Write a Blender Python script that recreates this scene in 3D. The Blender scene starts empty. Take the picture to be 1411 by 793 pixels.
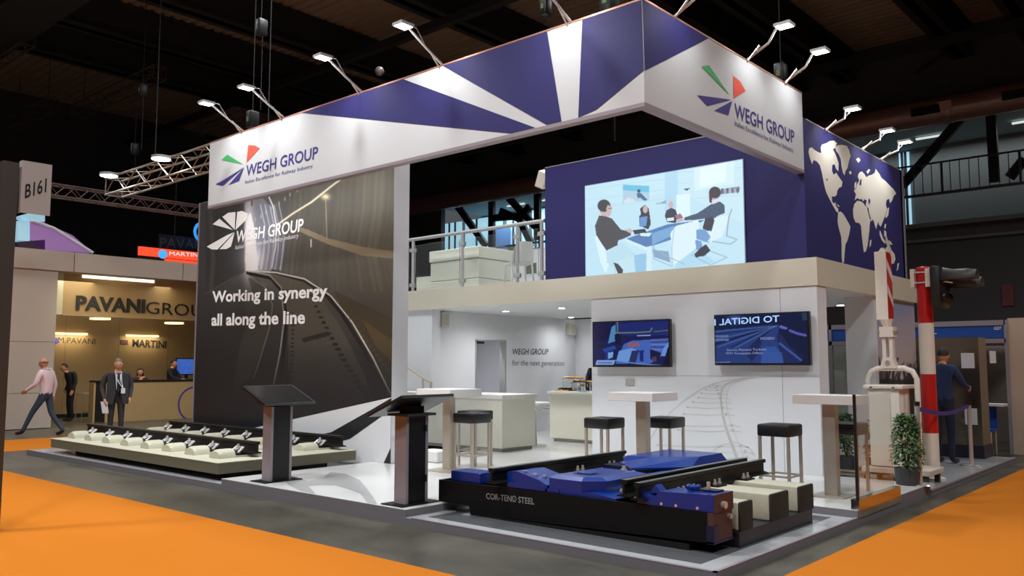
import bpy, bmesh, math, random
import numpy as np
from mathutils import Vector, Matrix

# ---------------------------------------------------------------- camera
SC = bpy.context.scene
W, H = 1411, 793
FPX = 1165.7
YAW, PITCH = math.radians(41.293), math.radians(5.139)
CAM = Vector((0, 0, 1.6))
cd = bpy.data.cameras.new('camera'); cam = bpy.data.objects.new('camera', cd)
SC.collection.objects.link(cam); SC.camera = cam
cd.sensor_width = 36.0; cd.lens = FPX / W * 36.0; cd.clip_end = 300
cam.location = CAM
cam.rotation_euler = (math.radians(90) + PITCH, 0, YAW)
FW = Vector((-math.sin(YAW) * math.cos(PITCH), math.cos(YAW) * math.cos(PITCH), math.sin(PITCH)))
RT = Vector((math.cos(YAW), math.sin(YAW), 0)); UP = RT.cross(FW)

def P(px, py, ax, v):
    """world point of a measured photo point on a known plane of the building"""
    d = FW + RT * ((px - W / 2) / FPX) - UP * ((py - H / 2) / FPX)
    i = 'xyz'.index(ax); t = (v - CAM[i]) / d[i]
    return CAM + d * t
def D(px, py, depth):
    return CAM + (FW + RT * ((px - W / 2) / FPX) - UP * ((py - H / 2) / FPX)) * depth

# ---------------------------------------------------------------- world, exposure
wd = bpy.data.worlds.new('world'); SC.world = wd; wd.use_nodes = True
wd.node_tree.nodes['Background'].inputs[0].default_value = (0.85, 0.92, 1.0, 1)
wd.node_tree.nodes['Background'].inputs[1].default_value = 0.09
SC.view_settings.view_transform = 'Standard'; SC.view_settings.look = 'None'
SC.view_settings.exposure = 0.0; SC.view_settings.gamma = 1.0
SC.view_settings.use_curve_mapping = False

# strengths (hall lamps and added fill lamps)
K_FILL = 720.0      # unseen fill lamps added at the bays
K_ARM = 40.0       # floodlights on the fascia arms
K_DOWN = 80.0      # downlights below the deck
K_NEIGH = 12.0     # light strips of the neighbour stand

# ---------------------------------------------------------------- helpers
def lin(c):
    return tuple(((x / 255) / 12.92 if x / 255 <= .04045 else ((x / 255 + .055) / 1.055) ** 2.4) for x in c)
MATS = {}
def mat(name, col, rough=.5, metal=0, emit=None, es=1, noise=0, nscale=6, bump=0, coat=0, alpha=None, trans=0, spec=.5, detail=4):
    if name in MATS: return MATS[name]
    m = bpy.data.materials.new(name); m.use_nodes = True; nt = m.node_tree
    b = nt.nodes['Principled BSDF']; c = lin(col) + (1,)
    b.inputs['Base Color'].default_value = c
    b.inputs['Roughness'].default_value = rough; b.inputs['Metallic'].default_value = metal
    b.inputs['Specular IOR Level'].default_value = spec
    if coat: b.inputs['Coat Weight'].default_value = coat; b.inputs['Coat Roughness'].default_value = .08
    if trans: b.inputs['Transmission Weight'].default_value = trans; b.inputs['IOR'].default_value = 1.4
    if alpha is not None: b.inputs['Alpha'].default_value = alpha
    if emit is not None:
        b.inputs['Emission Color'].default_value = lin(emit) + (1,); b.inputs['Emission Strength'].default_value = es
    if noise or bump:
        tc = nt.nodes.new('ShaderNodeTexCoord'); n = nt.nodes.new('ShaderNodeTexNoise')
        n.inputs['Scale'].default_value = nscale; n.inputs['Detail'].default_value = detail
        nt.links.new(tc.outputs['Object'], n.inputs['Vector'])
        if noise:
            mx = nt.nodes.new('ShaderNodeMix'); mx.data_type = 'RGBA'
            mx.inputs[6].default_value = tuple(x * (1 - noise) for x in c[:3]) + (1,)
            mx.inputs[7].default_value = tuple(min(1, x * (1 + noise)) for x in c[:3]) + (1,)
            nt.links.new(n.outputs['Fac'], mx.inputs[0]); nt.links.new(mx.outputs[2], b.inputs['Base Color'])
        if bump:
            bp = nt.nodes.new('ShaderNodeBump'); bp.inputs['Strength'].default_value = bump; bp.inputs['Distance'].default_value = .01
            nt.links.new(n.outputs['Fac'], bp.inputs['Height']); nt.links.new(bp.outputs['Normal'], b.inputs['Normal'])
    MATS[name] = m; return m

def wloc(o):
    l = Vector((0, 0, 0))
    while o is not None: l += o.location; o = o.parent
    return l
class MB:
    def __init__(s): s.v = []; s.f = []; s.mi = []; s.cur = 0
    def add(s, vs, fs):
        n = len(s.v); s.v += [tuple(v) for v in vs]; s.f += [tuple(i + n for i in f) for f in fs]; s.mi += [s.cur] * len(fs); return s
    def m(s, i): s.cur = i; return s
    def box(s, x0, x1, y0, y1, z0, z1):
        vs = [(x, y, z) for z in (z0, z1) for y in (y0, y1) for x in (x0, x1)]
        return s.add(vs, [(0, 2, 3, 1), (4, 5, 7, 6), (0, 1, 5, 4), (2, 6, 7, 3), (0, 4, 6, 2), (1, 3, 7, 5)])
    def bbox(s, x0, x1, y0, y1, z0, z1, b=.01):
        bm = bmesh.new(); bmesh.ops.create_cube(bm, size=1)
        for v in bm.verts: v.co = Vector(((x0 + x1) / 2 + v.co.x * (x1 - x0), (y0 + y1) / 2 + v.co.y * (y1 - y0), (z0 + z1) / 2 + v.co.z * (z1 - z0)))
        bmesh.ops.bevel(bm, geom=bm.edges[:], offset=b, segments=2, affect='EDGES', profile=.5)
        s.add([v.co[:] for v in bm.verts], [[v.index for v in f.verts] for f in bm.faces]); bm.free(); return s
    def prism(s, pts, ext):
        """pts: planar polygon (world), ext: extrusion vector"""
        n = len(pts); e = Vector(ext); a = [Vector(p) for p in pts]
        return s.add([p[:] for p in a] + [(p + e)[:] for p in a], [tuple(range(n))[::-1], tuple(range(n, 2 * n))] + [(i, (i + 1) % n, n + (i + 1) % n, n + i) for i in range(n)])
    def tube(s, pts, r, n=8, cap=True, closed=False):
        pts = [Vector(p) for p in pts]; L = len(pts); rs = r if isinstance(r, (list, tuple)) else [r] * L
        base = []; prev = None
        for i, p in enumerate(pts):
            if closed: t = (pts[(i + 1) % L] - pts[i - 1]).normalized()
            else: t = (pts[min(i + 1, L - 1)] - pts[max(i - 1, 0)]).normalized()
            if prev is None:
                a = Vector((0, 0, 1)) if abs(t.z) < .9 else Vector((1, 0, 0)); u = t.cross(a).normalized()
            else: u = (prev - t * prev.dot(t)).normalized()
            prev = u; w = t.cross(u)
            base.append([(p + (u * math.cos(2 * math.pi * k / n) + w * math.sin(2 * math.pi * k / n)) * rs[i])[:] for k in range(n)])
        vs = [v for ring in base for v in ring]; fs = []
        for i in range(L if closed else L - 1):
            j = (i + 1) % L
            for k in range(n): fs.append((i * n + k, i * n + (k + 1) % n, j * n + (k + 1) % n, j * n + k))
        if cap and not closed: fs += [tuple(range(n))[::-1], tuple(range((L - 1) * n, L * n))]
        return s.add(vs, fs)
    def cyl(s, p, r, h, n=20, axis='z', r2=None):
        d = {'x': Vector((1, 0, 0)), 'y': Vector((0, 1, 0)), 'z': Vector((0, 0, 1))}[axis]
        return s.tube([Vector(p), Vector(p) + d * h], [r, r if r2 is None else r2], n)
    def sphere(s, p, rx, ry=None, rz=None, n=12, m=8):
        ry = ry or rx; rz = rz or rx; vs = [(p[0], p[1], p[2] - rz)]
        for i in range(1, m):
            a = -math.pi / 2 + math.pi * i / m
            for k in range(n): b = 2 * math.pi * k / n; vs.append((p[0] + rx * math.cos(a) * math.cos(b), p[1] + ry * math.cos(a) * math.sin(b), p[2] + rz * math.sin(a)))
        vs.append((p[0], p[1], p[2] + rz)); fs = [(0, 1 + (k + 1) % n, 1 + k) for k in range(n)]
        for i in range(m - 2):
            for k in range(n): a = 1 + i * n; fs.append((a + k, a + (k + 1) % n, a + n + (k + 1) % n, a + n + k))
        t = len(vs) - 1; a = 1 + (m - 2) * n; fs += [(a + k, a + (k + 1) % n, t) for k in range(n)]
        return s.add(vs, fs)
    def poly(s, pts, off=(0, 0, 0)):
        o = Vector(off); return s.add([(Vector(p) + o)[:] for p in pts], [tuple(range(len(pts)))])
    def ribbon(s, pts, w, nrm, off=0.0):
        nrm = Vector(nrm); pts = [Vector(p) for p in pts]; ws = w if isinstance(w, (list, tuple)) else [w] * len(pts); vs = []
        for i, p in enumerate(pts):
            t = (pts[min(i + 1, len(pts) - 1)] - pts[max(i - 1, 0)]).normalized(); u = t.cross(nrm).normalized() * ws[i] / 2
            vs += [(p + u + nrm * off)[:], (p - u + nrm * off)[:]]
        return s.add(vs, [(2 * i, 2 * i + 1, 2 * i + 3, 2 * i + 2) for i in range(len(pts) - 1)])
    def build(s, name, m, parent=None, smooth=False, local=False, label=None):
        me = bpy.data.meshes.new(name)
        o = Vector((0, 0, 0)) if (local or parent is None) else wloc(parent)
        me.from_pydata([(v[0] - o.x, v[1] - o.y, v[2] - o.z) for v in s.v], [], s.f)
        for mm in (m if isinstance(m, (list, tuple)) else [m]): me.materials.append(mm)
        me.polygons.foreach_set('material_index', s.mi)
        bm = bmesh.new(); bm.from_mesh(me); bmesh.ops.recalc_face_normals(bm, faces=bm.faces); bm.to_mesh(me); bm.free()
        if smooth: me.polygons.foreach_set('use_smooth', [True] * len(me.polygons)); me.set_sharp_from_angle(angle=math.radians(38))
        ob = bpy.data.objects.new(name, me); SC.collection.objects.link(ob)
        if parent is not None: ob.parent = parent
        if label: ob['label'] = label
        return ob
def tag(o, label, cat, group=None, kind=None):
    if label: o['label'] = label
    if cat: o['category'] = cat
    if group: o['group'] = group
    if kind: o['kind'] = kind
    return o
def thing(name, label, cat, loc=(0, 0, 0), rz=0, group=None):
    o = bpy.data.objects.new(name, None); SC.collection.objects.link(o); o.empty_display_size = .1
    o.location = loc; o.rotation_euler = (0, 0, rz); return tag(o, label, cat, group)
def struct(name, mb, m, **k):
    o = mb.build(name, m, **k); o['kind'] = 'structure'; return o
def dup(root, loc, rz, label, group=None):
    r = root.copy(); SC.collection.objects.link(r); r.location = loc; r.rotation_euler = (0, 0, rz); r['label'] = label
    if group: r['group'] = group
    for ch in list(root.children):
        c = ch.copy(); SC.collection.objects.link(c); c.parent = r
        for g in ch.children:
            d = g.copy(); SC.collection.objects.link(d); d.parent = c
    return r
def quadpts(ax, v, pts, off=(0, 0, 0)):
    return [P(x, y, ax, v) + Vector(off) for x, y in pts]

_tx = {}
def text_geo(s, bold=0.0, res=3):
    cu = bpy.data.curves.new('t', 'FONT'); cu.body = s; cu.size = 1; cu.resolution_u = res; cu.offset = bold
    ob = bpy.data.objects.new('t', cu); SC.collection.objects.link(ob)
    bpy.context.view_layer.update(); dg = bpy.context.evaluated_depsgraph_get()
    me = bpy.data.meshes.new_from_object(ob.evaluated_get(dg))
    vs = [v.co[:] for v in me.vertices]; fs = [tuple(p.vertices) for p in me.polygons]
    bpy.data.objects.remove(ob); bpy.data.curves.remove(cu); bpy.data.meshes.remove(me); return vs, fs
def text(s, ax, v, bl, br, tl, m, parent, nrm, name='lettering', bold=0.0, shear=0.0, off=.004, depth=0, label=None):
    """lettering fitted between measured points on a plane"""
    A, B, T = P(*bl, ax, v), P(*br, ax, v), P(*tl, ax, v)
    vs, fs = text_geo(s, bold); x0 = min(p[0] for p in vs); x1 = max(p[0] for p in vs); hc = .70
    ex = (B - A); ez = Vector((0, 0, (T - A).z)); n = Vector(nrm)
    mb = MB(); f = lambda p, o: A + ex * ((p[0] - x0) / (x1 - x0)) + ez * (p[1] / hc) + ex.normalized() * (p[1] / hc * ez.z * shear) + n * o
    if depth:
        mb.add([f(p, off) [:] for p in vs] + [f(p, off + depth)[:] for p in vs], fs + [tuple(i + len(vs) for i in q) for q in fs])
        ed = {}
        for q in fs:
            for i in range(len(q)):
                a, b = q[i], q[(i + 1) % len(q)]; k = (min(a, b), max(a, b)); ed[k] = ed.get(k, 0) + 1
        L = len(vs); base = len(mb.v) - 2 * L
        for (a, b), c in ed.items():
            if c == 1: mb.f.append((base + a, base + b, base + b + L, base + a + L)); mb.mi.append(0)
    else: mb.add([f(p, off)[:] for p in vs], fs)
    return mb.build(name, m, parent, label=label)

class Print:
    """a flat printed or displayed picture: colours on a fine grid of a plane"""
    def __init__(s, ax, v, a0, a1, z0, z1, nw, nh):
        s.ax, s.val, s.nw, s.nh = ax, v, nw, nh
        A = np.linspace(a0, a1, nw); Z = np.linspace(z1, z0, nh); s.A, s.Z = np.meshgrid(A, Z)
        X, Y = (s.A, np.full_like(s.A, v)) if ax == 'y' else (np.full_like(s.A, v), s.A)
        d = np.stack([X - CAM.x, Y - CAM.y, s.Z - CAM.z], -1); s.pos = np.stack([X, Y, s.Z], -1)
        w = d @ np.array(FW); s.x = W / 2 + FPX * (d @ np.array(RT)) / w; s.y = H / 2 - FPX * (d @ np.array(UP)) / w
        s.c = np.zeros((nh, nw, 3)); s.rng = np.random.default_rng(4)
    def fill(s, c): s.c[:] = c
    def blend(s, mask, col): s.c[:] = s.c * (1 - mask[..., None]) + np.array(col, float) * mask[..., None]
    def grad(s, p0, c0, p1, c1):
        dx, dy = p1[0] - p0[0], p1[1] - p0[1]; t = np.clip(((s.x - p0[0]) * dx + (s.y - p0[1]) * dy) / (dx * dx + dy * dy), 0, 1)[..., None]
        s.c[:] = np.array(c0, float) * (1 - t) + np.array(c1, float) * t
    def poly(s, pts, col, a=1.0):
        ins = np.zeros(s.x.shape, bool); n = len(pts)
        for i in range(n):
            x0, y0 = pts[i]; x1, y1 = pts[(i + 1) % n]
            if y0 == y1: continue
            c = ((s.y >= y0) != (s.y >= y1)); ins ^= c & (s.x < (x1 - x0) * (s.y - y0) / (y1 - y0) + x0)
        s.blend(ins * a, col)
    def line(s, pts, w, col, a=1.0):
        m = np.zeros(s.x.shape)
        for (x0, y0), (x1, y1) in zip(pts[:-1], pts[1:]):
            dx, dy = x1 - x0, y1 - y0; t = np.clip(((s.x - x0) * dx + (s.y - y0) * dy) / (dx * dx + dy * dy + 1e-9), 0, 1)
            d = np.hypot(s.x - x0 - t * dx, s.y - y0 - t * dy); m = np.maximum(m, np.clip(w / 2 + .5 - d, 0, 1))
        s.blend(m * a, col)
    def blob(s, cx, cy, rx, ry, col, a=1.0, soft=False):
        d = np.hypot((s.x - cx) / rx, (s.y - cy) / ry)
        s.blend((np.exp(-d * d * 1.6) if soft else np.clip((1 - d) * min(rx, ry) + .5, 0, 1)) * a, col)
    def build(s, name, parent, off, emit=0, rough=.5, label=None):
        me = bpy.data.meshes.new(name); o = wloc(parent); pos = (s.pos + np.array(off) - np.array(o)).reshape(-1, 3)
        idx = np.arange(s.nw * s.nh).reshape(s.nh, s.nw)
        q = np.stack([idx[:-1, :-1], idx[1:, :-1], idx[1:, 1:], idx[:-1, 1:]], -1).reshape(-1, 4)
        me.vertices.add(len(pos)); me.vertices.foreach_set('co', pos.ravel())
        me.loops.add(q.size); me.loops.foreach_set('vertex_index', q.ravel())
        me.polygons.add(len(q)); me.polygons.foreach_set('loop_start', np.arange(len(q)) * 4)
        me.update(calc_edges=True)
        at = me.color_attributes.new('print', 'FLOAT_COLOR', 'POINT'); c = np.clip(s.c / 255, 0, 1)
        l = np.where(c <= .04045, c / 12.92, ((c + .055) / 1.055) ** 2.4).reshape(-1, 3)
        at.data.foreach_set('color', np.concatenate([l, np.ones((len(l), 1))], 1).ravel())
        m = bpy.data.materials.new(name + '_print'); m.use_nodes = True; nt = m.node_tree; b = nt.nodes['Principled BSDF']
        an = nt.nodes.new('ShaderNodeAttribute'); an.attribute_name = 'print'
        b.inputs['Roughness'].default_value = rough
        if emit:
            b.inputs['Base Color'].default_value = (.01, .01, .012, 1)
            nt.links.new(an.outputs['Color'], b.inputs['Emission Color']); b.inputs['Emission Strength'].default_value = emit
        else: nt.links.new(an.outputs['Color'], b.inputs['Base Color'])
        me.materials.append(m); ob = bpy.data.objects.new(name, me); SC.collection.objects.link(ob); ob.parent = parent
        if label: ob['label'] = label
        return ob

def arealight(name, loc, size, power, col=(1, 1, 1), target=None, size_y=None, spread=180):
    l = bpy.data.lights.new(name, 'AREA'); l.energy = power; l.color = col; l.size = size; l.spread = math.radians(spread)
    if size_y: l.shape = 'RECTANGLE'; l.size_y = size_y
    o = bpy.data.objects.new(name, l); SC.collection.objects.link(o); o.location = loc
    if target is not None: o.rotation_euler = (Vector(target) - Vector(loc)).to_track_quat('-Z', 'Y').to_euler()
    return o
def spot(name, loc, target, power, angle=90, blend=.7, col=(1, 1, 1), r=.06):
    l = bpy.data.lights.new(name, 'SPOT'); l.energy = power; l.color = col; l.spot_size = math.radians(angle); l.spot_blend = blend; l.shadow_soft_size = r
    o = bpy.data.objects.new(name, l); SC.collection.objects.link(o); o.location = loc
    o.rotation_euler = (Vector(target) - Vector(loc)).to_track_quat('-Z', 'Y').to_euler(); return o

# ---------------------------------------------------------------- materials
white = mat('white_laminate', (228, 226, 222), .45)
wallwhite = mat('white_panel', (221, 223, 226), .6)
cream = mat('cream_laminate', (226, 224, 208), .35)
beige = mat('beige_fascia', (205, 199, 180), .55)
indigo = mat('indigo_print', (43, 40, 98), .6, spec=.3)
black = mat('black_plastic', (18, 18, 19), .4)
blacksteel = mat('black_painted_steel', (11, 11, 12), .5, spec=.2)
leather = mat('black_leather', (26, 26, 27), .42, bump=.15, nscale=90)
steel = mat('brushed_steel', (186, 176, 162), .36, .5, noise=.08, nscale=30)
chrome = mat('chrome', (205, 204, 202), .22, .6)
alu = mat('aluminium', (150, 142, 148), .45, .2)
satin = mat('satin_metal_paint', (172, 172, 170), .4, .3)
bluepaint = mat('blue_gloss_paint', (2, 42, 122), .35, coat=.25, spec=.35)
navy = mat('navy_paint', (8, 14, 50), .4)
primer = mat('brown_primer', (72, 42, 40), .6)
concrete_s = mat('concrete_sleeper', (176, 172, 152), .8, noise=.1, nscale=14, bump=.3)
ivory = mat('ivory_sleeper_model', (190, 187, 166), .6, noise=.04, nscale=5)
olive = mat('olive_grey_plinth', (104, 100, 80), .55)
greysill = mat('grey_edge', (112, 108, 112), .55)
brownpad = mat('brown_rubber', (30, 26, 20), .75, noise=.2, nscale=18)
glass = mat('clear_glass', (247, 252, 250), .01, trans=1.0)
screenblack = mat('screen_glass_off', (12, 13, 16), .16, spec=.3)
red = mat('red_paint', (188, 28, 26), .4)
offwhite = mat('white_enamel', (226, 218, 206), .38)
stainless = mat('stainless_sheet', (150, 140, 124), .25, 1, noise=.12, nscale=3)
wood = mat('oak_veneer', (168, 140, 96), .55, noise=.08, nscale=3)
pavwall = mat('pale_stand_panel', (180, 164, 150), .6)
darkgrey = mat('dark_grey_paint', (52, 52, 54), .7)
skinm = mat('skin', (205, 150, 122), .55)
hairdark = mat('dark_hair', (34, 27, 23), .7)
lampface = mat('lamp_lens', (255, 255, 255), .5, emit=(255, 250, 238), es=14)
striplight = mat('light_strip', (255, 255, 255), .5, emit=(255, 244, 220), es=1.6)
PX = 'y'

# ---------------------------------------------------------------- hall: floor, walls, roof
def floor_mat():
    m = bpy.data.materials.new('polished_concrete'); m.use_nodes = True; nt = m.node_tree; b = nt.nodes['Principled BSDF']
    tc = nt.nodes.new('ShaderNodeTexCoord'); n1 = nt.nodes.new('ShaderNodeTexNoise'); n2 = nt.nodes.new('ShaderNodeTexNoise')
    n1.inputs['Scale'].default_value = 1.1; n1.inputs['Detail'].default_value = 6; n2.inputs['Scale'].default_value = 9; n2.inputs['Detail'].default_value = 5
    mp = nt.nodes.new('ShaderNodeMapping'); mp.inputs['Scale'].default_value = (1, 1.6, 1)
    nt.links.new(tc.outputs['Object'], mp.inputs[0]); nt.links.new(mp.outputs[0], n1.inputs['Vector']); nt.links.new(tc.outputs['Object'], n2.inputs['Vector'])
    ma = nt.nodes.new('ShaderNodeMath'); ma.operation = 'MULTIPLY_ADD'; ma.inputs[1].default_value = .35
    nt.links.new(n2.outputs['Fac'], ma.inputs[0]); nt.links.new(n1.outputs['Fac'], ma.inputs[2])
    r = nt.nodes.new('ShaderNodeValToRGB'); e = r.color_ramp.elements
    e[0].position = .45; e[0].color = lin((60, 57, 49)) + (1,); e[1].position = .85; e[1].color = lin((84, 80, 69)) + (1,)
    nt.links.new(ma.outputs[0], r.inputs[0]); nt.links.new(r.outputs[0], b.inputs['Base Color'])
    rr = nt.nodes.new('ShaderNodeMapRange'); rr.inputs['To Min'].default_value = .28; rr.inputs['To Max'].default_value = .48
    nt.links.new(n1.outputs['Fac'], rr.inputs['Value']); nt.links.new(rr.outputs[0], b.inputs['Roughness'])
    b.inputs['Specular IOR Level'].default_value = .45
    return m
concrete = floor_mat()
carpet = mat('orange_carpet', (184, 106, 26), .95, noise=.06, nscale=160, spec=.1, bump=.2)
XW, YW, ZR = -40.0, 32.0, 13.4
struct('floor', MB().box(XW - .2, 22, -22, YW + 12, -.2, 0), concrete)
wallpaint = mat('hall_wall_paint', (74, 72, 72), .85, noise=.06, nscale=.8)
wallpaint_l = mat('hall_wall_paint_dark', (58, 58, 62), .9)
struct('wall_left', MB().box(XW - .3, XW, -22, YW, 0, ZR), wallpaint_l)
struct('wall_back', MB().box(XW, 22, -22.3, -22, 0, ZR + .5), wallpaint)
struct('wall_right', MB().box(22, 22.3, -22, YW, 0, ZR + .5), wallpaint)
# far wall with the open glazed gallery
ZG0, ZG1 = 6.85, 10.1
GX0 = P(608, 300, 'y', YW).x
fw = MB().box(XW, 22, YW, YW + .3, 0, ZG0 - .35); fw.box(XW, 22, YW, YW + .3, ZG1, ZR + .5); fw.box(XW, GX0, YW, YW + .3, ZG0 - .35, ZG1)
struct('wall_far', fw, wallpaint)
struct('trim_1', MB().box(XW, 22, YW - .25, YW, ZG0 - .45, ZG0 - .3), mat('ledge_grey', (96, 96, 98), .6))
struct('trim_2', MB().box(XW, 22, YW - .12, YW, 5.9, 6.0), mat('ledge_grey', (96, 96, 98), .6))
for i in range(14):   # panel joints of the far wall, recessed battens
    x = 20 - i * 4.2
    struct('trim_%d' % (i + 3), MB().box(x, x + .06, YW - .03, YW, 0, ZG0 - .45), wallpaint_l)
gal = thing('glazed_gallery', 'glazed office gallery with dark steel frames high in the far hall wall', 'gallery', (-15, YW, ZG0))
galback = mat('gallery_back_wall', (112, 116, 116), .8)
MB().box(GX0, 22, YW + 3.2, YW + 3.4, ZG0 - .35, ZG1 + .3).build('back_wall', galback, gal)
MB().box(GX0, 22, YW + .3, YW + 3.4, ZG1, ZG1 + .2).build('gallery_ceiling', mat('gallery_ceiling_paint', (150, 172, 176), .8), gal)
MB().box(GX0, 22, YW + .3, YW + 3.4, ZG0 - .5, ZG0 - .35).build('gallery_floor', darkgrey, gal)
pane = mat('daylit_window', (150, 190, 210), .4, emit=(165, 212, 232), es=.85)
for i, (x0, x1) in enumerate([(612, 636), (641, 692), (698, 728), (733, 750), (1242, 1256)]):
    a, b = P(x0, 300, 'y', YW + 3.1).x, P(x1, 300, 'y', YW + 3.1).x
    MB().box(a, b, YW + 3.1, YW + 3.16, ZG0 - .2, ZG1 - .12).build('window_pane', pane, gal)
    for k in range(1, 3):
        xx = a + (b - a) * k / 3; MB().box(xx - .04, xx + .04, YW + 3.02, YW + 3.1, ZG0 - .2, ZG1 - .12).build('mullion', darkgrey, gal)
pane2 = mat('blue_blind_window', (90, 120, 170), .4, emit=(96, 132, 190), es=.42)
a, b = P(680, 300, 'y', YW + 2.9).x, P(703, 300, 'y', YW + 2.9).x
MB().box(a, b, YW + 2.9, YW + 2.95, ZG0 - .2, ZG1 - .9).build('blind', pane2, gal)
def brace(p0, p1, w=.34):
    A, B = P(*p0, 'y', YW + .15), P(*p1, 'y', YW + .15); d = (B - A).normalized(); u = Vector((-d.z, 0, d.x)) * w / 2
    MB().prism([A + u, B + u, B - u, A - u], (0, .2, 0)).build('steel_brace', mat('black_steelwork', (16, 16, 18), .6), gal)
for p0, p1 in [((629, 284), (668, 338)), ((676, 272), (676, 340)), ((699, 272), (746, 322)), ((712, 303), (728, 284)), ((688, 290), (716, 302)), ((739, 264), (739, 330)), ((714, 301), (730, 334)), ((678, 300), (716, 297)),
               ((1327, 158), (1241, 256)), ((1364, 150), (1370, 250)), ((1411, 218), (1390, 244))]: brace(p0, p1, .34 if p0[0] < 1000 else .3)
rail_m = mat('gallery_rail_paint', (62, 62, 66), .5)
z0 = P(1411, 250, 'y', YW).z
g = MB().tube([(GX0, YW - .05, z0 + 1.05), (22, YW - .05, z0 + 1.05)], .035, 6); g.build('top_rail', rail_m, gal)
g = MB().box(GX0, 22, YW - .08, YW - .03, z0 - .1, z0); g.build('bottom_rail', rail_m, gal)
for i in range(140):
    x = -20 + i * .3
    if x > 1: break
    MB().box(x, x + (.08 if i % 8 == 0 else .025), YW - .07, YW - .04, z0, z0 + 1.05).build('baluster', rail_m, gal)
gl = mat('gallery_tube_light', (255, 255, 255), .5, emit=(235, 240, 235), es=.8)
for x in (1262, 1395, 748, 700):
    a = P(x, 173, 'y', YW + 1.5).x; MB().box(a, a + 1.2, YW + 1.4, YW + 1.5, ZG1 - .12, ZG1 - .06).build('ceiling_light', gl, gal)
arealight('gallery_light', (-9, YW + 2.3, ZG1 - .15), 14, 110, (.9, .97, 1), (-9, YW + 2.3, 6), .1)
arealight('gallery_light', (-27, YW + 2.3, ZG1 - .15), 10, 260, (.75, .95, 1), (-27, YW + 2.3, 6), .1)

# roof: corrugated deck, girders, tie beams
corr = MB(); ys = []; n = 150; y0, y1 = -22, YW + .3; st = (y1 - y0) / n
prof = []
for i in range(n): y = y0 + i * st; prof += [(y, 0), (y + st * .45, 0), (y + st * .55, .09), (y + st * .92, .09)]
prof.append((y1, 0)); vs = []
for y, z in prof: vs += [(XW - .3, y, ZR + z), (22.3, y, ZR + z)]
corr.add(vs, [(2 * i, 2 * i + 1, 2 * i + 3, 2 * i + 2) for i in range(len(prof) - 1)])
struct('ceiling', corr, mat('roof_deck', (150, 128, 108), .8))
girder = mat('roof_girder_paint', (34, 33, 34), .7)
def ibeam_y(x, w, z0, z1, y0=-22, y1=YW):
    mb = MB().box(x - w / 2, x + w / 2, y0, y1, z0, z0 + .08).box(x - w / 2, x + w / 2, y0, y1, z1 - .08, z1).box(x - w * .18, x + w * .18, y0, y1, z0, z1); return mb
gi = 0
for px, py in [(60, 73), (80, 28), (227, 4), (600, 20), (1004, 0), (1252, 0), (1090, 118), (1390, 0)]:
    x = P(px, py, 'z', ZR - 1.1).x
    gi += 1; tag(ibeam_y(x, .7, ZR - 1.15, ZR - .02).build('roof_girder', girder), 'dark steel roof girder, %s of those crossing the hall ceiling' % ['farthest left', 'second from the left end', 'third from the left end', 'the one above the long fascia', 'above the short fascia side', 'running into the upper right corner', 'low behind the map lamps', 'the rightmost'][gi - 1], 'girder', 'roof girders')
def tie(px, py, z, w, h, label):
    y = P(px, py, 'z', z).y
    tag(MB().box(XW, 22, y - w / 2, y + w / 2, z, z + h).build('tie_beam', girder), label, 'beam')
tie(700, 3, ZR - 1.4, .25, .25, 'thin cross beam under the roof above the striped fascia')
tie(1330, 56, ZR - 1.5, .22, .3, 'thin cross beam under the roof above the orange brown duct')
tie(48, 14, ZR - 2.0, 1.5, 1.6, 'broad boxed cross beam at the upper left of the roof')
for a, b, lab in [((1305, 70), (1238, 118), 'thin diagonal roof brace nearest the duct'), ((1411, 80), (1385, 96), 'short diagonal roof brace at the right edge'), ((905, 125), (960, 150), 'pale roof brace seen beneath the fascia corner'), ((690, 207), (770, 235), 'pale roof brace seen left of the indigo wall')]:
    A, B = P(*a, 'z', ZR - 1.3), P(*b, 'z', ZR - 1.3)
    tag(MB().tube([A, B], .06, 6).build('roof_brace', girder), lab, 'brace')

# long duct on the far side
DY = YW - 1.4; dz = P(1411, 131, 'y', DY).z
duct = thing('air_duct', 'long round orange-brown air duct hung along the far wall', 'duct', (0, DY, dz))
MB().tube([(XW + 1, DY, dz), (22, DY, dz)], .46, 24).build('duct_shell', mat('duct_sheet_metal', (158, 122, 110), .34, .45, noise=.15, nscale=1.2), duct, smooth=True)
for i in range(15): MB().tube([(20 - i * 3.9, DY, dz), (20.08 - i * 3.9, DY, dz)], .48, 24).build('duct_joint', mat('duct_band', (170, 140, 124), .3, .8), duct)
for px in (1275, 1404):
    x = P(px, 148, 'y', DY - .45).x; MB().box(x - .45, x + .45, DY - .49, DY - .4, dz - .18, dz + .1).build('air_grille', black, duct)
x = P(1301, 143, 'y', DY - .45).x; MB().box(x - .22, x + .22, DY - .49, DY - .4, dz - .16, dz + .16).build('patch_plate', mat('patch', (205, 170, 150), .5), duct)
tag(MB().box(P(1381, 400, 'y', YW).x, P(1397, 400, 'y', YW).x, YW - .06, YW, P(1390, 421, 'y', YW).z, P(1390, 392, 'y', YW).z).build('wall_notice', mat('notice_red', (120, 60, 58), .7, noise=.5, nscale=3)), 'small red and grey notice on the dark far wall', 'sign')

# carpets
tag(MB().box(-30, 3, -2, 4.66, 0, .008).build('carpet_runner', carpet), 'broad orange carpet in the aisle along the lower left', 'carpet')
tag(MB().box(-2.79, 4, 4.9, 26, 0, .007).build('carpet_runner', carpet), 'orange carpet aisle filling the lower right corner', 'carpet')
tag(MB().box(-19.9, -17.35, 4.9, 26, 0, .007).build('carpet_runner', carpet), 'narrow orange carpet strip before the neighbouring stand', 'carpet')

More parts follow.
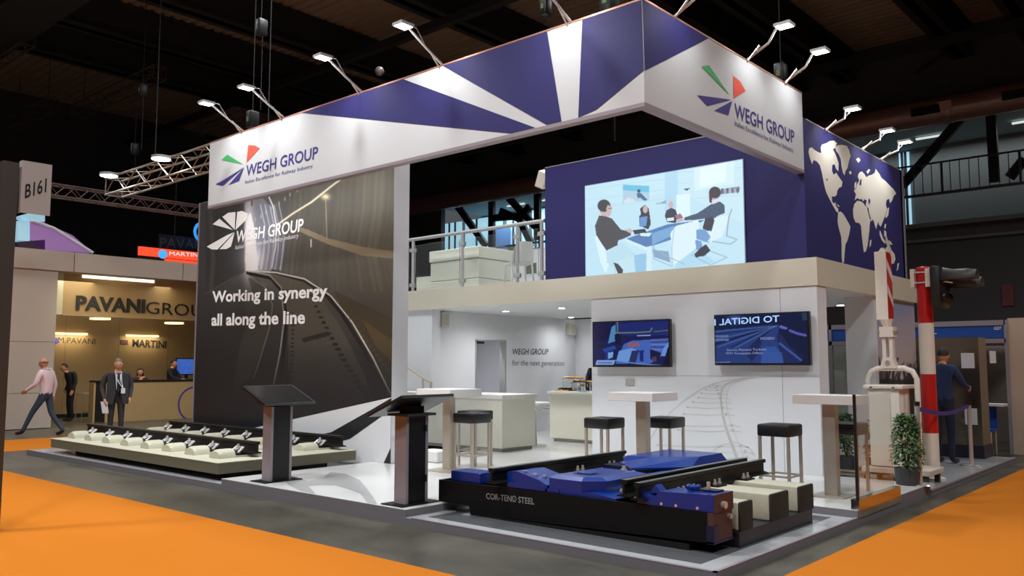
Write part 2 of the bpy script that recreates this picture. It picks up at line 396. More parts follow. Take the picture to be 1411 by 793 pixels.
# unseen lamps added under the roof to fill in general hall light
fill_places = [(-2, -3), (-12, -3), (4, 4), (-9, 2.5), (-21, 4), (-28, -3), (6, 14), (3, 23), (-6, 18), (-14, 14), (-34, 7), (-11, 10.5)]
fill0 = None
for x, y in fill_places:
    lab = 'dome shaped high bay lamp hung from the roof above the aisles'
    if fill0 is None:
        fill0 = thing('fill_lamp', lab, 'lamp', (x, y, 12.2), group='high bay lamps')
        MB().tube([(0, 0, 0), (0, 0, .12), (0, 0, .45)], [.5, .42, .12], 20).build('reflector', alu, fill0, local=True); MB().tube([(0, 0, .45), (0, 0, 1.2)], .02, 6).build('hanger', black, fill0, local=True)
    else: dup(fill0, (x, y, 12.2), 0, lab)
    arealight('fill_light', (x, y, 12.15), 1.4, K_FILL * (.45 if y > 11 else .8 if y > 10 else .5 if x < -20 else 1), (.95, .975, 1), (x, y, 0), spread=150)

# ---------------------------------------------------------------- platform
ZL, ZH = .07, .15; XF0, XF1, YF = -16.6, -3.08, 5.78
gloss = mat('glossy_white_floor', (214, 214, 212), .16, noise=.02, nscale=2, spec=.5)
glosslow = mat('glossy_grey_floor', (176, 178, 180), .14, noise=.12, nscale=1.4)
pl = thing('stand_platform', 'low white platform with grey edges that carries the whole stand', 'platform', (-9.8, 10.5, 0))
edge = MB(); top = MB(); low = MB()
edge.box(XF0, XF1, YF, 16.0, 0, ZL)
low.box(XF0 + .005, XF1 - .005, YF + .005, 16.0 - .01, ZL, ZL + .004)
edge.build('lower_edge', greysill, pl); low.build('lower_deck', glosslow, pl)
e2 = MB().box(-10.0, -6.5, YF + .002, 8.25, ZL, ZH - .004).box(-9.6, -6.5, 8.25, 8.9, ZL, ZH - .004).box(-10.0, XF1, 8.72, 11.2, ZL, ZH - .004).box(-16, -4.35, 11.2, 16, ZL, ZH - .004).box(-10.0, XF1 - .9, 11.19, 11.21, ZL, ZH - .004)
e2.build('upper_edge', greysill, pl)
MB().box(-10.0, -6.5, YF + .002, 8.25, ZH - .004, ZH).box(-9.6, -6.5, 8.25, 8.9, ZH - .004, ZH).box(-6.5, XF1, 8.72, 11.2, ZH - .004, ZH).box(-10, -6.5, 8.9, 11.2, ZH - .004, ZH).box(-16, -4.35, 11.2, 16, ZH - .004, ZH).build('upper_deck', gloss, pl)
# metal profile round the lower decks
MB().box(-6.42, XF1, YF, YF + .03, ZL + .004, ZL + .012).box(XF1 - .03, XF1, YF, 8.72, ZL + .004, ZL + .012).box(XF1 - .03, XF1 + .01, 11.2, 16, ZL - .01, ZL + .012).box(XF0, -10, YF, YF + .03, ZL + .004, ZL + .012).build('edge_profile', alu, pl)
# dark reflecting inlay in the lower right deck
MB().box(-6.35, -3.3, 5.95, 8.6, ZL + .004, ZL + .006).build('inlay_panel', mat('dark_gloss_inlay', (92, 94, 96), .1), pl)
# grey world map print on the white deck behind the two kiosks
mp = MB()
for q in [[(384, 652), (402, 655), (424, 662), (446, 657), (455, 650), (476, 652), (496, 661), (505, 672), (514, 684), (520, 694), (506, 692), (497, 680), (482, 674), (462, 668), (440, 668), (425, 669), (435, 680), (415, 676), (398, 668)],]:
    mp.poly([P(x, y, 'z', ZH + .0015) for x, y in q])
mp.build('floor_map_print', mat('grey_floor_print', (168, 168, 168), .18), pl)

# ---------------------------------------------------------------- graphic wall with the tunnel print
YG = 8.27; XG0, XG1, ZG = -15.38, -9.62, 4.74
gw = thing('graphic_wall', 'tall white wall covered with a railway tunnel print and white slogan', 'wall', (-12.5, YG + .15, ZL))
MB().box(XG0, XG1, YG, YG + .3, ZL + .006, ZG).build('wall_panel', wallwhite, gw)
MB().box(XG0 - .03, XG0, YG - .02, YG + .3, ZL + .006, ZG).build('edge_profile', alu, gw)
p = Print('y', YG, XG0, XG1 - .005, .1, ZG - .005, 300, 300)
p.grad((290, 300), (60, 59, 58), (540, 300), (104, 100, 88))
t = np.clip((p.y - 380) / 150, 0, 1); p.blend(t * .95, (25, 25, 28))
for i in range(26):     # lining streaks of the tunnel
    x = 372 + i * 7.4 + p.rng.uniform(-2, 2); c = 70 + p.rng.uniform(-8, 60) * (1 if i > 3 else .6)
    p.line([(x + 8, 232), (x + 5, 290), (x - 4, 350), (x - 14 + i, 400)], p.rng.uniform(1.5, 5), (c, c * .96, c * .84), .30)
p.poly([(460, 400), (545, 440), (545, 560), (520, 520), (490, 462)], (72, 62, 44), .8)
p.poly([(500, 440), (543, 470), (543, 500), (520, 480)], (104, 84, 52), .6)
p.poly([(284, 292), (300, 275), (336, 262), (338, 375), (300, 398), (284, 404)], (50, 49, 48), .8)
p.line([(290, 285), (293, 330), (294, 360), (291, 398)], 6, (104, 96, 82), .6)
p.blob(356, 340, 38, 60, (150, 156, 176), .75, True)
p.poly([(338, 282), (345, 270), (358, 268), (374, 286), (386, 315), (389, 345), (383, 371), (338, 373)], (150, 152, 166), .45)
p.blob(343, 330, 9, 60, (255, 255, 255), 1, True); p.blob(350, 358, 22, 24, (246, 248, 255), 1, True); p.poly([(339, 300), (346, 292), (352, 320), (356, 372), (339, 374)], (255, 255, 255), .8)
p.poly([(284, 292), (300, 275), (336, 262), (337, 292), (337.5, 375), (318, 385), (300, 398), (284, 404)], (46, 45, 45), .45)
for i in range(10):
    x = 360 + i * 3.2; p.line([(x - 4, 282), (x + 2, 310), (x + 1, 345), (x - 3, 371)], 1.1, (225, 230, 250) if i % 2 else (110, 114, 130), .6)
p.line([(367, 262), (377, 285), (381, 310), (380, 340), (375, 368)], 1.6, (225, 228, 240), .9)
p.line([(392, 330), (390, 350), (387, 372)], 2, (200, 205, 220), .6)
p.line([(283, 405), (312, 388), (336, 374)], 1.4, (96, 90, 76), .8); p.line([(337, 262), (337, 300)], 1, (120, 110, 90), .6)
p.line([(386, 307), (404, 294), (430, 278), (455, 258), (484, 236)], 2.2, (236, 226, 196)); p.blob(449, 271, 7, 5, (255, 240, 190), .9, True)
p.line([(449, 272), (451, 330)], 1.2, (170, 160, 130), .8)
p.poly([(412, 312), (424, 316), (452, 328), (500, 340), (543, 346), (543, 356), (500, 352), (452, 336), (424, 324), (412, 318)], (150, 138, 110), .85)
for x, y in [(352, 300), (360, 296), (367, 290), (375, 284), (385, 278), (393, 272), (400, 266), (410, 260), (418, 254)]: p.line([(x, y), (x, y + 4)], 1.3, (190, 190, 185), .8)
p.line([(429, 330), (429, 340)], 1.6, (235, 225, 200))
# track bed and rails
p.poly([(339, 374), (360, 372), (420, 388), (444, 412), (470, 450), (505, 520), (515, 560), (400, 580), (398, 520), (398, 450), (394, 416), (380, 396), (345, 381)], (88, 82, 70), .75)
t = np.clip((p.y - 440) / 110, 0, 1) * np.clip(1 - abs(p.x - 440) / 200, 0, 1); p.blend(t * .8, (34, 32, 32))
p.poly([(342, 382), (356, 384), (372, 404), (374, 430), (362, 480), (345, 520), (322, 540), (330, 480), (345, 430), (348, 402)], (62, 58, 52), .6)
p.line([(342, 376), (374, 383), (390, 402), (395, 440), (391, 487), (384, 540)], 4.5, (22, 22, 24)); p.line([(340, 373), (372, 379), (388, 396), (392, 440), (386, 487), (376, 535)], 1.6, (170, 166, 158), .85)
p.line([(345, 381), (366, 396), (376, 420), (372, 450), (360, 490), (350, 520)], 1.6, (140, 134, 122), .6)
p.line([(376, 374), (420, 386), (448, 404), (470, 430), (500, 478), (530, 535)], 5, (30, 29, 30)); p.line([(342, 373), (380, 375), (420, 384), (456, 407), (486, 444), (514, 492), (540, 545)], 1.8, (222, 218, 208))
for i in range(20):
    k = i / 19; x, y = 428 + (500 - 428) * k ** 1.15, 406 + (545 - 406) * k; s_ = 2.2 + 3 * k; p.poly([(x, y), (x + s_ * 2, y), (x + s_ * 2, y + s_), (x, y + s_)], (24, 24, 26), .9)
    x, y = 455 + (540 - 455) * k, 405 + (520 - 405) * k ** 1.1; p.poly([(x, y), (x + s_, y), (x + s_, y + s_ * .7), (x, y + s_ * .7)], (86, 80, 66), .7)
    x, y = 402 - 8 * k ** 2, 430 + 110 * k; p.poly([(x, y), (x + s_ * 1.6, y), (x + s_ * 1.6, y + s_ * .8), (x, y + s_ * .8)], (26, 26, 28), .8)
p.poly([(416, 466), (452, 456), (455, 462), (419, 472)], (26, 26, 28), .8)
t = np.clip((p.y - 470) / 80, 0, 1); p.blend(t * .85, (30, 30, 34))
W0 = (216, 216, 218)
streak = mat('charcoal_streak', (34, 34, 38), .5)
def flat(q, m, nm, o): MB().poly([Vector((min(v.x, XG1 - .004), v.y - o, max(v.z, ZL + .02))) for v in (P(x, y, 'y', YG) for x, y in q)]).build(nm, m, gw)
flat([(264, 608.1), (403, 577.5), (541.5, 547.2), (541.5, 665), (262, 665)], mat('pale_grey_print', (216, 216, 218), .5), 'pale_lower_print', .009)
flat([(457, 595), (516, 562), (541, 548), (541, 563), (534, 568), (483, 604), (395, 662), (340, 662)], streak, 'dark_ray', .012)
flat([(527, 645), (541, 617), (541, 645)], streak, 'dark_ray', .012)
p.build('tunnel_print', gw, (0, -.006, 0), rough=.5)
wt = mat('white_print', (250, 250, 250), .5)
text('Working in synergy', 'y', YG, (293, 416), (452, 408.5), (296, 401), wt, gw, (0, -1, 0), bold=.03, off=.012)
text('all along the line', 'y', YG, (292, 448), (421, 445), (292, 432.5), wt, gw, (0, -1, 0), bold=.03, off=.012)

def px_wedges(ax, v, wedges, parent, nrm, off, name='emblem'):
    for q, m in wedges:
        MB().poly([P(x, y, ax, v) + Vector(nrm) * off for x, y in q]).build(name, m, parent)
f2 = lambda pts, s, ox, oy: [(ox + x / s, oy + y / s) for x, y in pts]
s8 = 8.82
L3 = [[(120, 255), (205, 188), (370, 325)], [(240, 165), (310, 115), (400, 105), (390, 322)], [(420, 105), (480, 92), (550, 125), (535, 195), (400, 325)], [(50, 525), (110, 560), (180, 562), (385, 350), (300, 385)], [(205, 558), (290, 555), (345, 525), (390, 355)]]
px_wedges('y', YG, [(f2(q, s8, 280, 280), wt) for q in L3], gw, (0, -1, 0), .012)
text('WEGH GROUP', 'y', YG, (325.5, 334), (418, 318), (326, 318.5), wt, gw, (0, -1, 0), bold=.02, shear=.12, off=.012)
text('Italian Excellence for Railway Industry', 'y', YG, (325, 343.5), (412, 327), (325.3, 338), wt, gw, (0, -1, 0), shear=.12, off=.012)

# ---------------------------------------------------------------- fascia ring
YB, XB, XBL, ZB0, ZB1, YB1 = 7.12, -4.48, -13.0, 4.21, 5.29, 11.12
fb = thing('fascia_ring', 'overhead white and indigo fascia ring with two logos above the stand', 'fascia', (-8.7, 9, ZB0))
fabric = mat('stretched_white_fabric', (196, 199, 202), .7)
MB().box(XBL, XB, YB, YB + .1, ZB0, ZB1).build('front_panel', fabric, fb)
MB().box(XB - .1, XB, YB + .1, YB1, ZB0, ZB1).build('side_panel', fabric, fb)
MB().box(XBL, XB + .004, YB - .006, YB, ZB0 - .03, ZB0 + .012).box(XB, XB + .006, YB, YB1 - .01, ZB0 - .03, ZB0 + .012).box(XBL, XB, YB, YB + .1, ZB0 - .03, ZB0).box(XB - .1, XB, YB + .1, YB1 - .01, ZB0 - .03, ZB0).build('lower_profile', alu, fb)
MB().box(XBL, XB + .004, YB - .005, YB + .1, ZB1, ZB1 + .02).box(XB - .1, XB + .005, YB + .1, YB1, ZB1, ZB1 + .02).build('upper_profile', mat('copper_tinted_profile', (168, 120, 100), .4, .6), fb)
def clampz(v): v.z = min(max(v.z, ZB0 + .015), ZB1 - .002); return v
for q in [[(416, 150), (556, 100), (738, 178), (705, 190)], [(610.5, 80), (754, 30), (774, 172), (754, 175)], [(802.6, 10), (884, 0), (887.2, 97), (822, 151), (797, 165)]]:
    w3 = [P(x, y, 'y', YB) for x, y in q]
    MB().poly([clampz(v) + Vector((0, -.004, 0)) for v in w3]).build('indigo_stripe', indigo, fb)
w3 = [P(x, y, 'x', XB) for x, y in [(884.3, -3), (976, 52), (888.3, 97.4)]]
MB().poly([clampz(v) + Vector((.004, 0, 0)) for v in w3]).build('indigo_stripe', indigo, fb)
green = mat('green_print', (62, 168, 96), .6); redp = mat('red_print', (222, 84, 62), .6); blu = mat('indigo_logo', (60, 54, 128), .6)
e1 = [([(135, 268), (208, 202), (400, 320)], green), ([(462, 88), (545, 92), (600, 125), (440, 302)], redp), ([(68, 562), (92, 545), (150, 580), (70, 565)], blu), ([(68, 560), (165, 508), (410, 355), (155, 578)], blu), ([(222, 572), (410, 358), (350, 520)], blu)]
px_wedges('y', YB, [(f2(q, s8, 290, 190), m) for q, m in e1], fb, (0, -1, 0), .005)
text('WEGH GROUP', 'y', YB, (339, 242.5), (438, 217.5), (338.5, 228), blu, fb, (0, -1, 0), bold=.012, shear=.06, off=.005)
text('Italian Excellence for Railway Industry', 'y', YB, (338, 253), (431, 230.5), (338, 248.5), blu, fb, (0, -1, 0), shear=.06, off=.005)
s5 = 5.288
e2_ = [([(138, 62), (192, 52), (345, 272)], green), ([(370, 128), (420, 170), (460, 240), (372, 296)], redp), ([(108, 270), (358, 303), (182, 348)], blu), ([(362, 312), (232, 382), (335, 416)], blu)]
px_wedges('x', XB, [(f2(q, s5, 940, 80), m) for q, m in e2_], fb, (1, 0, 0), .005)
text('WEGH GROUP', 'x', XB, (1012, 161.5), (1094.5, 198), (1010.5, 141), blu, fb, (1, 0, 0), bold=.012, off=.005)
text('Italian Excellence for Railway Industry', 'x', XB, (1012, 172.5), (1093, 210), (1011.7, 165.5), blu, fb, (1, 0, 0), off=.005)

for i, x in enumerate([-12.2, -10.9, -9.6]):  # hidden lamps added behind the fascia to brighten the tunnel print
    t = thing('print_fill_lamp', 'small wall washing lamp behind the long fascia, %s one above the tunnel print' % ['left', 'middle', 'right'][i], 'lamp', (x, YB + .12, 4.55))
    MB().box(x - .1, x + .1, YB + .1, YB + .2, 4.5, 4.6).build('housing', black, t); MB().box(x - .09, x + .09, YB + .2, YB + .204, 4.51, 4.59).build('lens', lampface, t)
    spot('print_fill_beam', (x - .6, YB + .24, 4.55), (x - 1.0, YG, 3.2), K_ARM * .85, 150, 1, (.97, .98, 1), .08)

# ---------------------------------------------------------------- lower room, deck and indigo box
YM, XM, ZM0, ZM1 = 11.04, -4.33, 2.64, 3.015
dk = thing('upper_deck', 'beige edged upper floor of the stand above the white room', 'deck', (-9, 13, ZM0))
MB().box(-15, XM, YM, 15.42, ZM0 + .04, ZM1 - .02).build('floor_slab', mat('deck_top', (150, 150, 148), .6), dk)
MB().box(-15, XM + .02, YM - .02, YM, ZM0, ZM1).box(XM, XM + .02, YM, 15.42, ZM0, ZM1).build('beige_fascia', beige, dk)
MB().box(-14.95, XM - .01, YM + .01, 15.4, ZM0, ZM0 + .04).build('soffit', mat('soffit_white', (226, 230, 230), .6), dk)
for i, (px, py) in enumerate([(697, 428), (774, 423.5), (787, 436.5), (1158, 419.5), (640, 431.5)]):
    c = P(px, py, 'z', ZM0)
    if c.y > 15.3: c.y = 15.0
    d_ = MB().cyl((c.x, c.y, ZM0 - .012), .085, .014, 20).build('downlight', satin, dk); MB().cyl((c.x, c.y, ZM0 - .016), .06, .006, 20).build('lens', lampface, d_)
    spot('downlight_beam', (c.x, c.y, ZM0 - .04), (c.x, c.y, 0), K_DOWN * (.45 if i in (2, 3) else 1), 165, 1, (.98, .98, 1), .05)
# front white wall with television screens
fw_ = thing('front_room_wall', 'white front wall of the stand with a pale line drawing of a railway', 'wall', (-6.2, YM, ZH))
MB().box(-8.0, XM, YM, YM + .32, ZH, ZM0 - .005).build('wall_panel', wallwhite, fw_)
MB().box(-4.84, -4.835, YM - .003, YM, ZH, ZM0 - .01).box(-8, -4.33, YM - .002, YM, 1.43, 1.434).build('panel_joint', mat('joint_grey', (150, 150, 150), .7), fw_)
MB().box(-7.35, -7.2, YM - .02, YM, 1.28, 1.38).build('socket_plate', mat('socket_grey', (176, 174, 170), .5), fw_)
pencil = mat('pencil_grey_print', (208, 206, 204), .7); pencil2 = mat('pencil_dark_print', (194, 192, 190), .7)
s4 = 4.958
tr = MB(); td = MB()
def q4(pts): return [P(900 + x / s4, 500 + y / s4, 'y', YM) for x, y in pts]
N_ = (0, -1, 0)
tr.ribbon(q4([(1140, 86), (980, 88), (800, 88), (680, 95), (560, 110), (470, 125), (400, 145), (330, 178), (270, 220), (200, 265), (120, 335), (30, 440), (-20, 520)]), [.02] * 13, N_, .002)
tr.ribbon(q4([(1140, 82), (900, 82), (720, 88), (600, 100), (500, 118), (420, 135), (350, 165), (290, 200), (220, 245)]), [.012] * 9, N_, .0025)
td.ribbon(q4([(700, 98), (600, 108), (530, 130), (490, 150), (470, 180), (460, 230), (465, 280), (475, 350), (500, 450), (540, 560), (585, 680)]), [.012, .018, .02, .022, .024, .026, .03, .034, .04, .046, .05], N_, .0025)
tr.ribbon(q4([(640, 108), (560, 130), (520, 160), (505, 210), (500, 270), (515, 350), (545, 450), (590, 560), (635, 680)]), [.012] * 9, N_, .0025)
for i, (y, x0, x1) in enumerate([(150, 400, 500), (163, 375, 490), (180, 350, 500), (205, 320, 510), (235, 300, 520), (265, 262, 530), (300, 225, 535), (345, 200, 560), (420, 60, 600), (455, 160, 605), (560, 20, 660), (600, 60, 690), (640, 120, 700)]):
    tr.ribbon(q4([(x0, y), ((x0 + x1) / 2, y + 4 + i), (x1 - 60, y + i * .6), (x1, y + 6 + i)]), .011, N_, .003)
    td.ribbon(q4([(x1 - 70, y + 3), (x1 - 52, y + 4)]), .02 + i * .002, N_, .0035); td.ribbon(q4([(x0 + 6, y), (x0 + 18, y)]), .016 + i * .001, N_, .0035)
tr.ribbon(q4([(400, 640), (420, 590), (480, 555), (560, 540), (620, 560), (670, 590), (695, 640)]), .012, N_, .003)
tr.build('railway_line_drawing', pencil, fw_); td.build('railway_line_drawing', pencil2, fw_)
# inner room
rm = thing('room_walls', 'white inner walls of the room beneath the deck with grey lettering', 'wall', (-12, 13, ZH))
XR = -11.95
MB().box(-14.2, XR + .15, YM + .08, YM + .3, ZH, ZM0).build('front_pier', wallwhite, rm)
MB().box(XR - .12, XR, YM + .3, 12.47, ZH, ZM0).box(XR - .12, XR, 13.41, 15.85, ZH, ZM0).box(XR - .12, XR, 12.47, 13.41, 2.1, ZM0).build('side_wall', wallwhite, rm)
MB().box(XR - .12, -6.7, 15.85, 15.97, ZH, ZM0).build('rear_wall', wallwhite, rm)
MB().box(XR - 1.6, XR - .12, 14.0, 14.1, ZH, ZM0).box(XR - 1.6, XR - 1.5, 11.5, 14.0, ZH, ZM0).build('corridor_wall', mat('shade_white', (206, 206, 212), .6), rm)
MB().box(XR - .14, XR + .015, 13.37, 13.41, ZH, 2.1).box(XR - .14, XR + .015, 12.47, 12.5, ZH, 2.1).box(XR - .14, XR + .015, 12.47, 13.41, 2.07, 2.1).build('door_frame', satin, rm)
MB().box(XR - .35, XR - .05, 12.52, 12.8, 2.02, 2.07).build('door_closer', darkgrey, rm)
inkg = mat('grey_lettering', (84, 82, 92), .6)
text('WEGH GROUP', 'x', XR, (705, 488), (755, 488), (705, 480), mat('dark_lettering', (58, 52, 80), .6), rm, (1, 0, 0), bold=.012, shear=.2)
text('for the next generation', 'x', XR, (705, 503), (777, 503.5), (705, 495.5), inkg, rm, (1, 0, 0), shear=.2)
def wall_speaker(y, z, lab):
    t = thing('wall_loudspeaker', lab, 'speaker', (XR, y, z))
    MB().bbox(XR, XR + .14, y - .1, y + .1, z - .15, z + .13, .012).build('cabinet', mat('ivory_plastic', (206, 204, 190), .5), t)
    MB().box(XR + .14, XR + .146, y - .08, y + .08, z - .12, z + .1).build('grille', mat('grille_grey', (184, 182, 170), .7), t)
wall_speaker(11.5, 2.47, 'small ivory loudspeaker by the white pier under the deck'); wall_speaker(15.6, 2.42, 'small ivory loudspeaker in the rear corner of the white room')
# right hand openings of the room: pier and printed glass beyond
pr = thing('side_room_wall', 'white side pier and hazy blue mountain print on the right of the room', 'wall', (-5, 13, ZH))
MB().box(-4.8, -4.36, 13.34, 13.46, ZH, ZM0).build('pier', wallwhite, pr)
MB().box(-4.46, -4.37, 13.46, 15.4, ZL + .08, ZM0).build('side_panel', wallwhite, pr)
p = Print('x', -4.365, 13.35, 15.4, .16, ZM0 - .01, 90, 120)
p.grad((1205, 430), (150, 158, 196), (1262, 470), (196, 178, 176))
t = np.clip((p.y - 440) / 90, 0, 1); p.blend(t * .6, (196, 180, 178)); p.blob(1240, 425, 26, 14, (124, 148, 200), .5, True)
for i in range(60):
    x = p.rng.uniform(1200, 1262); y = 512 + p.rng.uniform(-22, 10); d = p.rng.uniform(-9, 9)
    p.line([(x, y + 26), (x + d * .4, y + 10), (x + d, y)], p.rng.uniform(1.2, 3), (64, 58, 58), .8)
p.poly([(1203, 462), (1207, 480), (1216, 505), (1220, 540), (1203, 540)], (86, 84, 84), .8); p.poly([(1200, 522), (1262, 522), (1262, 660), (1200, 660)], (52, 48, 46), .85)
p.build('mountain_print', pr, (0, 0, 0))

# ---------------------------------------------------------------- indigo box with the projected picture and the world map
XI0, XI1, YI, ZI0, ZI1, YI1 = -9.01, -4.48, 11.12, ZM1 - .02, 4.95, 15.41
bx = thing('indigo_room', 'indigo box room on the upper deck with a bright picture and a pale world map', 'room', (-6.7, 13, ZM1))
MB().box(XI0, XI1, YI, YI + .1, ZI0, ZI1).build('front_panel', indigo, bx)
MB().box(XI1 - .1, XI1, YI + .1, YI1, ZI0, ZI1).build('side_panel', indigo, bx)
MB().box(XI0, XI0 + .1, YI + .1, YI1, ZI0, ZI1).box(XI0, XI1, YI1 - .1, YI1, ZI0, ZI1).build('rear_panel', wallwhite, bx)
MB().box(XI0, XI1 + .004, YI - .004, YI + .1, ZI1, ZI1 + .015).box(XI1 - .1, XI1 + .004, YI, YI1, ZI1, ZI1 + .015).box(XI1, XI1 + .02, YI1 - .02, YI1 + .02, ZI0, ZI1 + .01).build('upper_profile', alu, bx)
mapm = mat('map_grey_white', (222, 218, 206), .6); s3 = 3.45
def mp_(pts, s=s3, ox=1095, oy=160): return [P(ox + x / s, oy + y / s, 'x', XI1) + Vector((.004, 0, 0)) for x, y in pts]
conts = {
 'north_america': [(68, 152), (80, 148), (92, 160), (112, 172), (125, 175), (122, 150), (128, 135), (150, 128), (165, 118), (185, 116), (200, 128), (192, 150), (180, 158), (190, 175), (200, 200), (208, 225), (206, 262), (196, 250), (188, 228), (178, 232), (176, 258), (184, 278), (196, 268), (210, 290), (226, 312), (222, 335), (210, 340), (202, 352), (198, 375), (188, 382), (176, 380), (176, 405), (186, 415), (192, 408), (194, 425), (206, 440), (206, 460), (196, 452), (182, 428), (170, 405), (160, 385), (148, 360), (140, 330), (134, 300), (128, 268), (118, 232), (104, 215), (88, 208), (82, 228), (76, 212), (70, 195), (64, 170)],
 'greenland': [(192, 148), (205, 138), (225, 136), (248, 142), (258, 165), (264, 190), (256, 215), (250, 245), (240, 262), (236, 282), (228, 268), (222, 240), (218, 205), (208, 180), (196, 165)],
 'south_america': [(206, 458), (216, 452), (228, 462), (240, 480), (256, 510), (264, 525), (258, 560), (250, 590), (240, 610), (236, 650), (234, 690), (226, 702), (222, 670), (222, 620), (220, 575), (208, 530), (202, 500), (204, 478)],
 'africa': [(282, 418), (296, 402), (312, 404), (326, 412), (336, 430), (350, 436), (352, 462), (362, 488), (356, 510), (354, 540), (350, 575), (346, 610), (338, 640), (328, 648), (324, 620), (318, 570), (314, 520), (306, 508), (288, 505), (278, 480), (276, 445)],
 'eurasia': [(284, 400), (290, 370), (280, 355), (292, 340), (296, 322), (306, 305), (298, 285), (306, 268), (318, 262), (330, 275), (340, 290), (350, 282), (366, 278), (380, 268), (384, 250), (392, 262), (402, 275), (410, 292), (430, 308), (440, 318), (456, 335), (470, 348), (482, 368), (470, 378), (462, 400), (452, 415), (448, 392), (436, 398), (432, 420), (438, 440), (430, 470), (418, 500), (408, 525), (400, 515), (396, 500), (390, 520), (386, 538), (378, 510), (372, 490), (364, 500), (352, 478), (344, 440), (338, 430), (336, 412), (322, 402), (316, 392), (308, 396), (298, 388)],
 'australia': [(420, 660), (430, 630), (442, 612), (452, 622), (462, 640), (474, 655), (478, 680), (470, 700), (440, 705), (425, 690)],
 'madagascar': [(356, 592), (364, 585), (362, 612), (354, 625)], 'iceland': [(256, 264), (266, 260), (270, 272), (262, 278)],
 'britain': [(284, 318), (292, 310), (292, 335), (282, 348)], 'svalbard': [(290, 205), (302, 196), (312, 208), (302, 222)], 'japan': [(440, 438), (448, 432), (444, 470), (434, 485), (430, 478)],
 'sumatra': [(404, 540), (412, 560), (420, 580), (432, 600), (428, 606), (412, 588), (402, 560)], 'borneo': [(424, 540), (434, 548), (436, 570), (424, 572)], 'philippines': [(428, 510), (434, 515), (430, 536), (424, 528)],
 'new_guinea': [(444, 588), (456, 596), (464, 612), (450, 608)], 'new_zealand': [(488, 700), (496, 696), (490, 730), (483, 735)], 'novaya_zemlya': [(340, 262), (352, 250), (358, 256), (346, 275)], 'cuba': [(196, 415), (214, 428), (206, 430)]}
for k, pts in conts.items(): MB().poly(mp_(pts)).build('continent' if len(pts) > 9 else 'island', mapm, bx)
for q in [[(326, 395), (340, 400), (338, 412), (328, 408)], [(350, 388), (358, 400), (354, 420), (348, 408)], [(310, 300), (316, 298), (314, 330), (304, 325)], [(148, 295), (156, 300), (150, 310)], [(176, 232), (190, 246), (194, 268), (186, 276), (176, 258)]]:
    MB().poly([v + Vector((.004, 0, 0)) for v in mp_(q)]).build('sea', indigo, bx)

# projected meeting picture
pc = thing('projection_screen', 'bright projected picture of people meeting round a table on the indigo wall', 'screen', (-6.75, YI, ZM1))
p = Print('y', YI - .03, -8.14, -5.36, ZM1 + .004, 4.51, 300, 190)
MB().box(-8.15, -5.35, YI - .028, YI - .002, ZM1 + .002, 4.52).build('screen_frame', mat('pale_frame', (150, 170, 200), .5), pc)
p.grad((810, 300), (196, 232, 246), (1020, 300), (205, 236, 246))
s = 3.967; O = lambda pts: [(780 + x / s, 200 + y / s) for x, y in pts]
def pp(pts, c, a=1.0): p.poly(O(pts), c, a)
def ln(pts, w, c, a=1.0): p.line(O(pts), w, c, a)
pp([(100, 340), (600, 250), (980, 430), (995, 640), (100, 730)], (188, 226, 244), .5)
pp([(540, 130), (610, 125), (610, 410), (540, 400)], (160, 205, 240), .5)
for y in (240, 300, 350): ln([(110, y), (300, y - 25), (560, y - 60)], .7, (170, 205, 225), .6)
for y in (150, 210, 300): ln([(600, y), (970, y - 30)], .7, (165, 200, 222), .5)
pp([(310, 215), (455, 222), (455, 258), (310, 245)], (96, 190, 226)); pp([(310, 245), (455, 258), (455, 300), (310, 318)], (176, 206, 226))
p.blob(*O([(398, 250)])[0], 2.2, 2.6, (40, 60, 80)); pp([(385, 262), (410, 262), (445, 298), (430, 304), (405, 286), (392, 290)], (60, 90, 130)); pp([(318, 300), (345, 285), (370, 296), (385, 312), (318, 318)], (215, 225, 235))
pp([(480, 322), (520, 312), (548, 296), (546, 318)], (120, 150, 176), .8); pp([(640, 238), (680, 232), (660, 248)], (40, 52, 64))
pp([(700, 130), (920, 85), (918, 210), (700, 250)], (222, 244, 250)); pp([(732, 125), (876, 95), (874, 195), (732, 232)], (238, 254, 255))
pp([(602, 270), (678, 265), (678, 400), (602, 410)], (228, 250, 254)); pp([(845, 240), (950, 224), (948, 254), (845, 270)], (120, 120, 140), .9)
for i in range(7): pp([(850 + i * 14, 236), (858 + i * 14, 234), (858 + i * 14, 262), (850 + i * 14, 264)], [(70, 60, 80), (190, 190, 205)][i % 2], .8)
# table
pp([(330, 510), (560, 430), (760, 405), (740, 420), (600, 440), (590, 510), (470, 550), (440, 560)], (70, 110, 172)); pp([(330, 512), (440, 556), (466, 548), (466, 690), (442, 692), (438, 575), (322, 524)], (214, 240, 250))
pp([(470, 480), (590, 440), (590, 490), (470, 545)], (110, 160, 210)); pp([(400, 480), (470, 478), (455, 498), (410, 496)], (220, 240, 240)); pp([(470, 570), (560, 580), (570, 640), (480, 610)], (118, 150, 186), .9)
pp([(370, 600), (440, 590), (436, 690), (380, 700)], (130, 186, 226), .8); pp([(600, 600), (720, 560), (820, 640), (600, 680)], (172, 216, 240), .9)
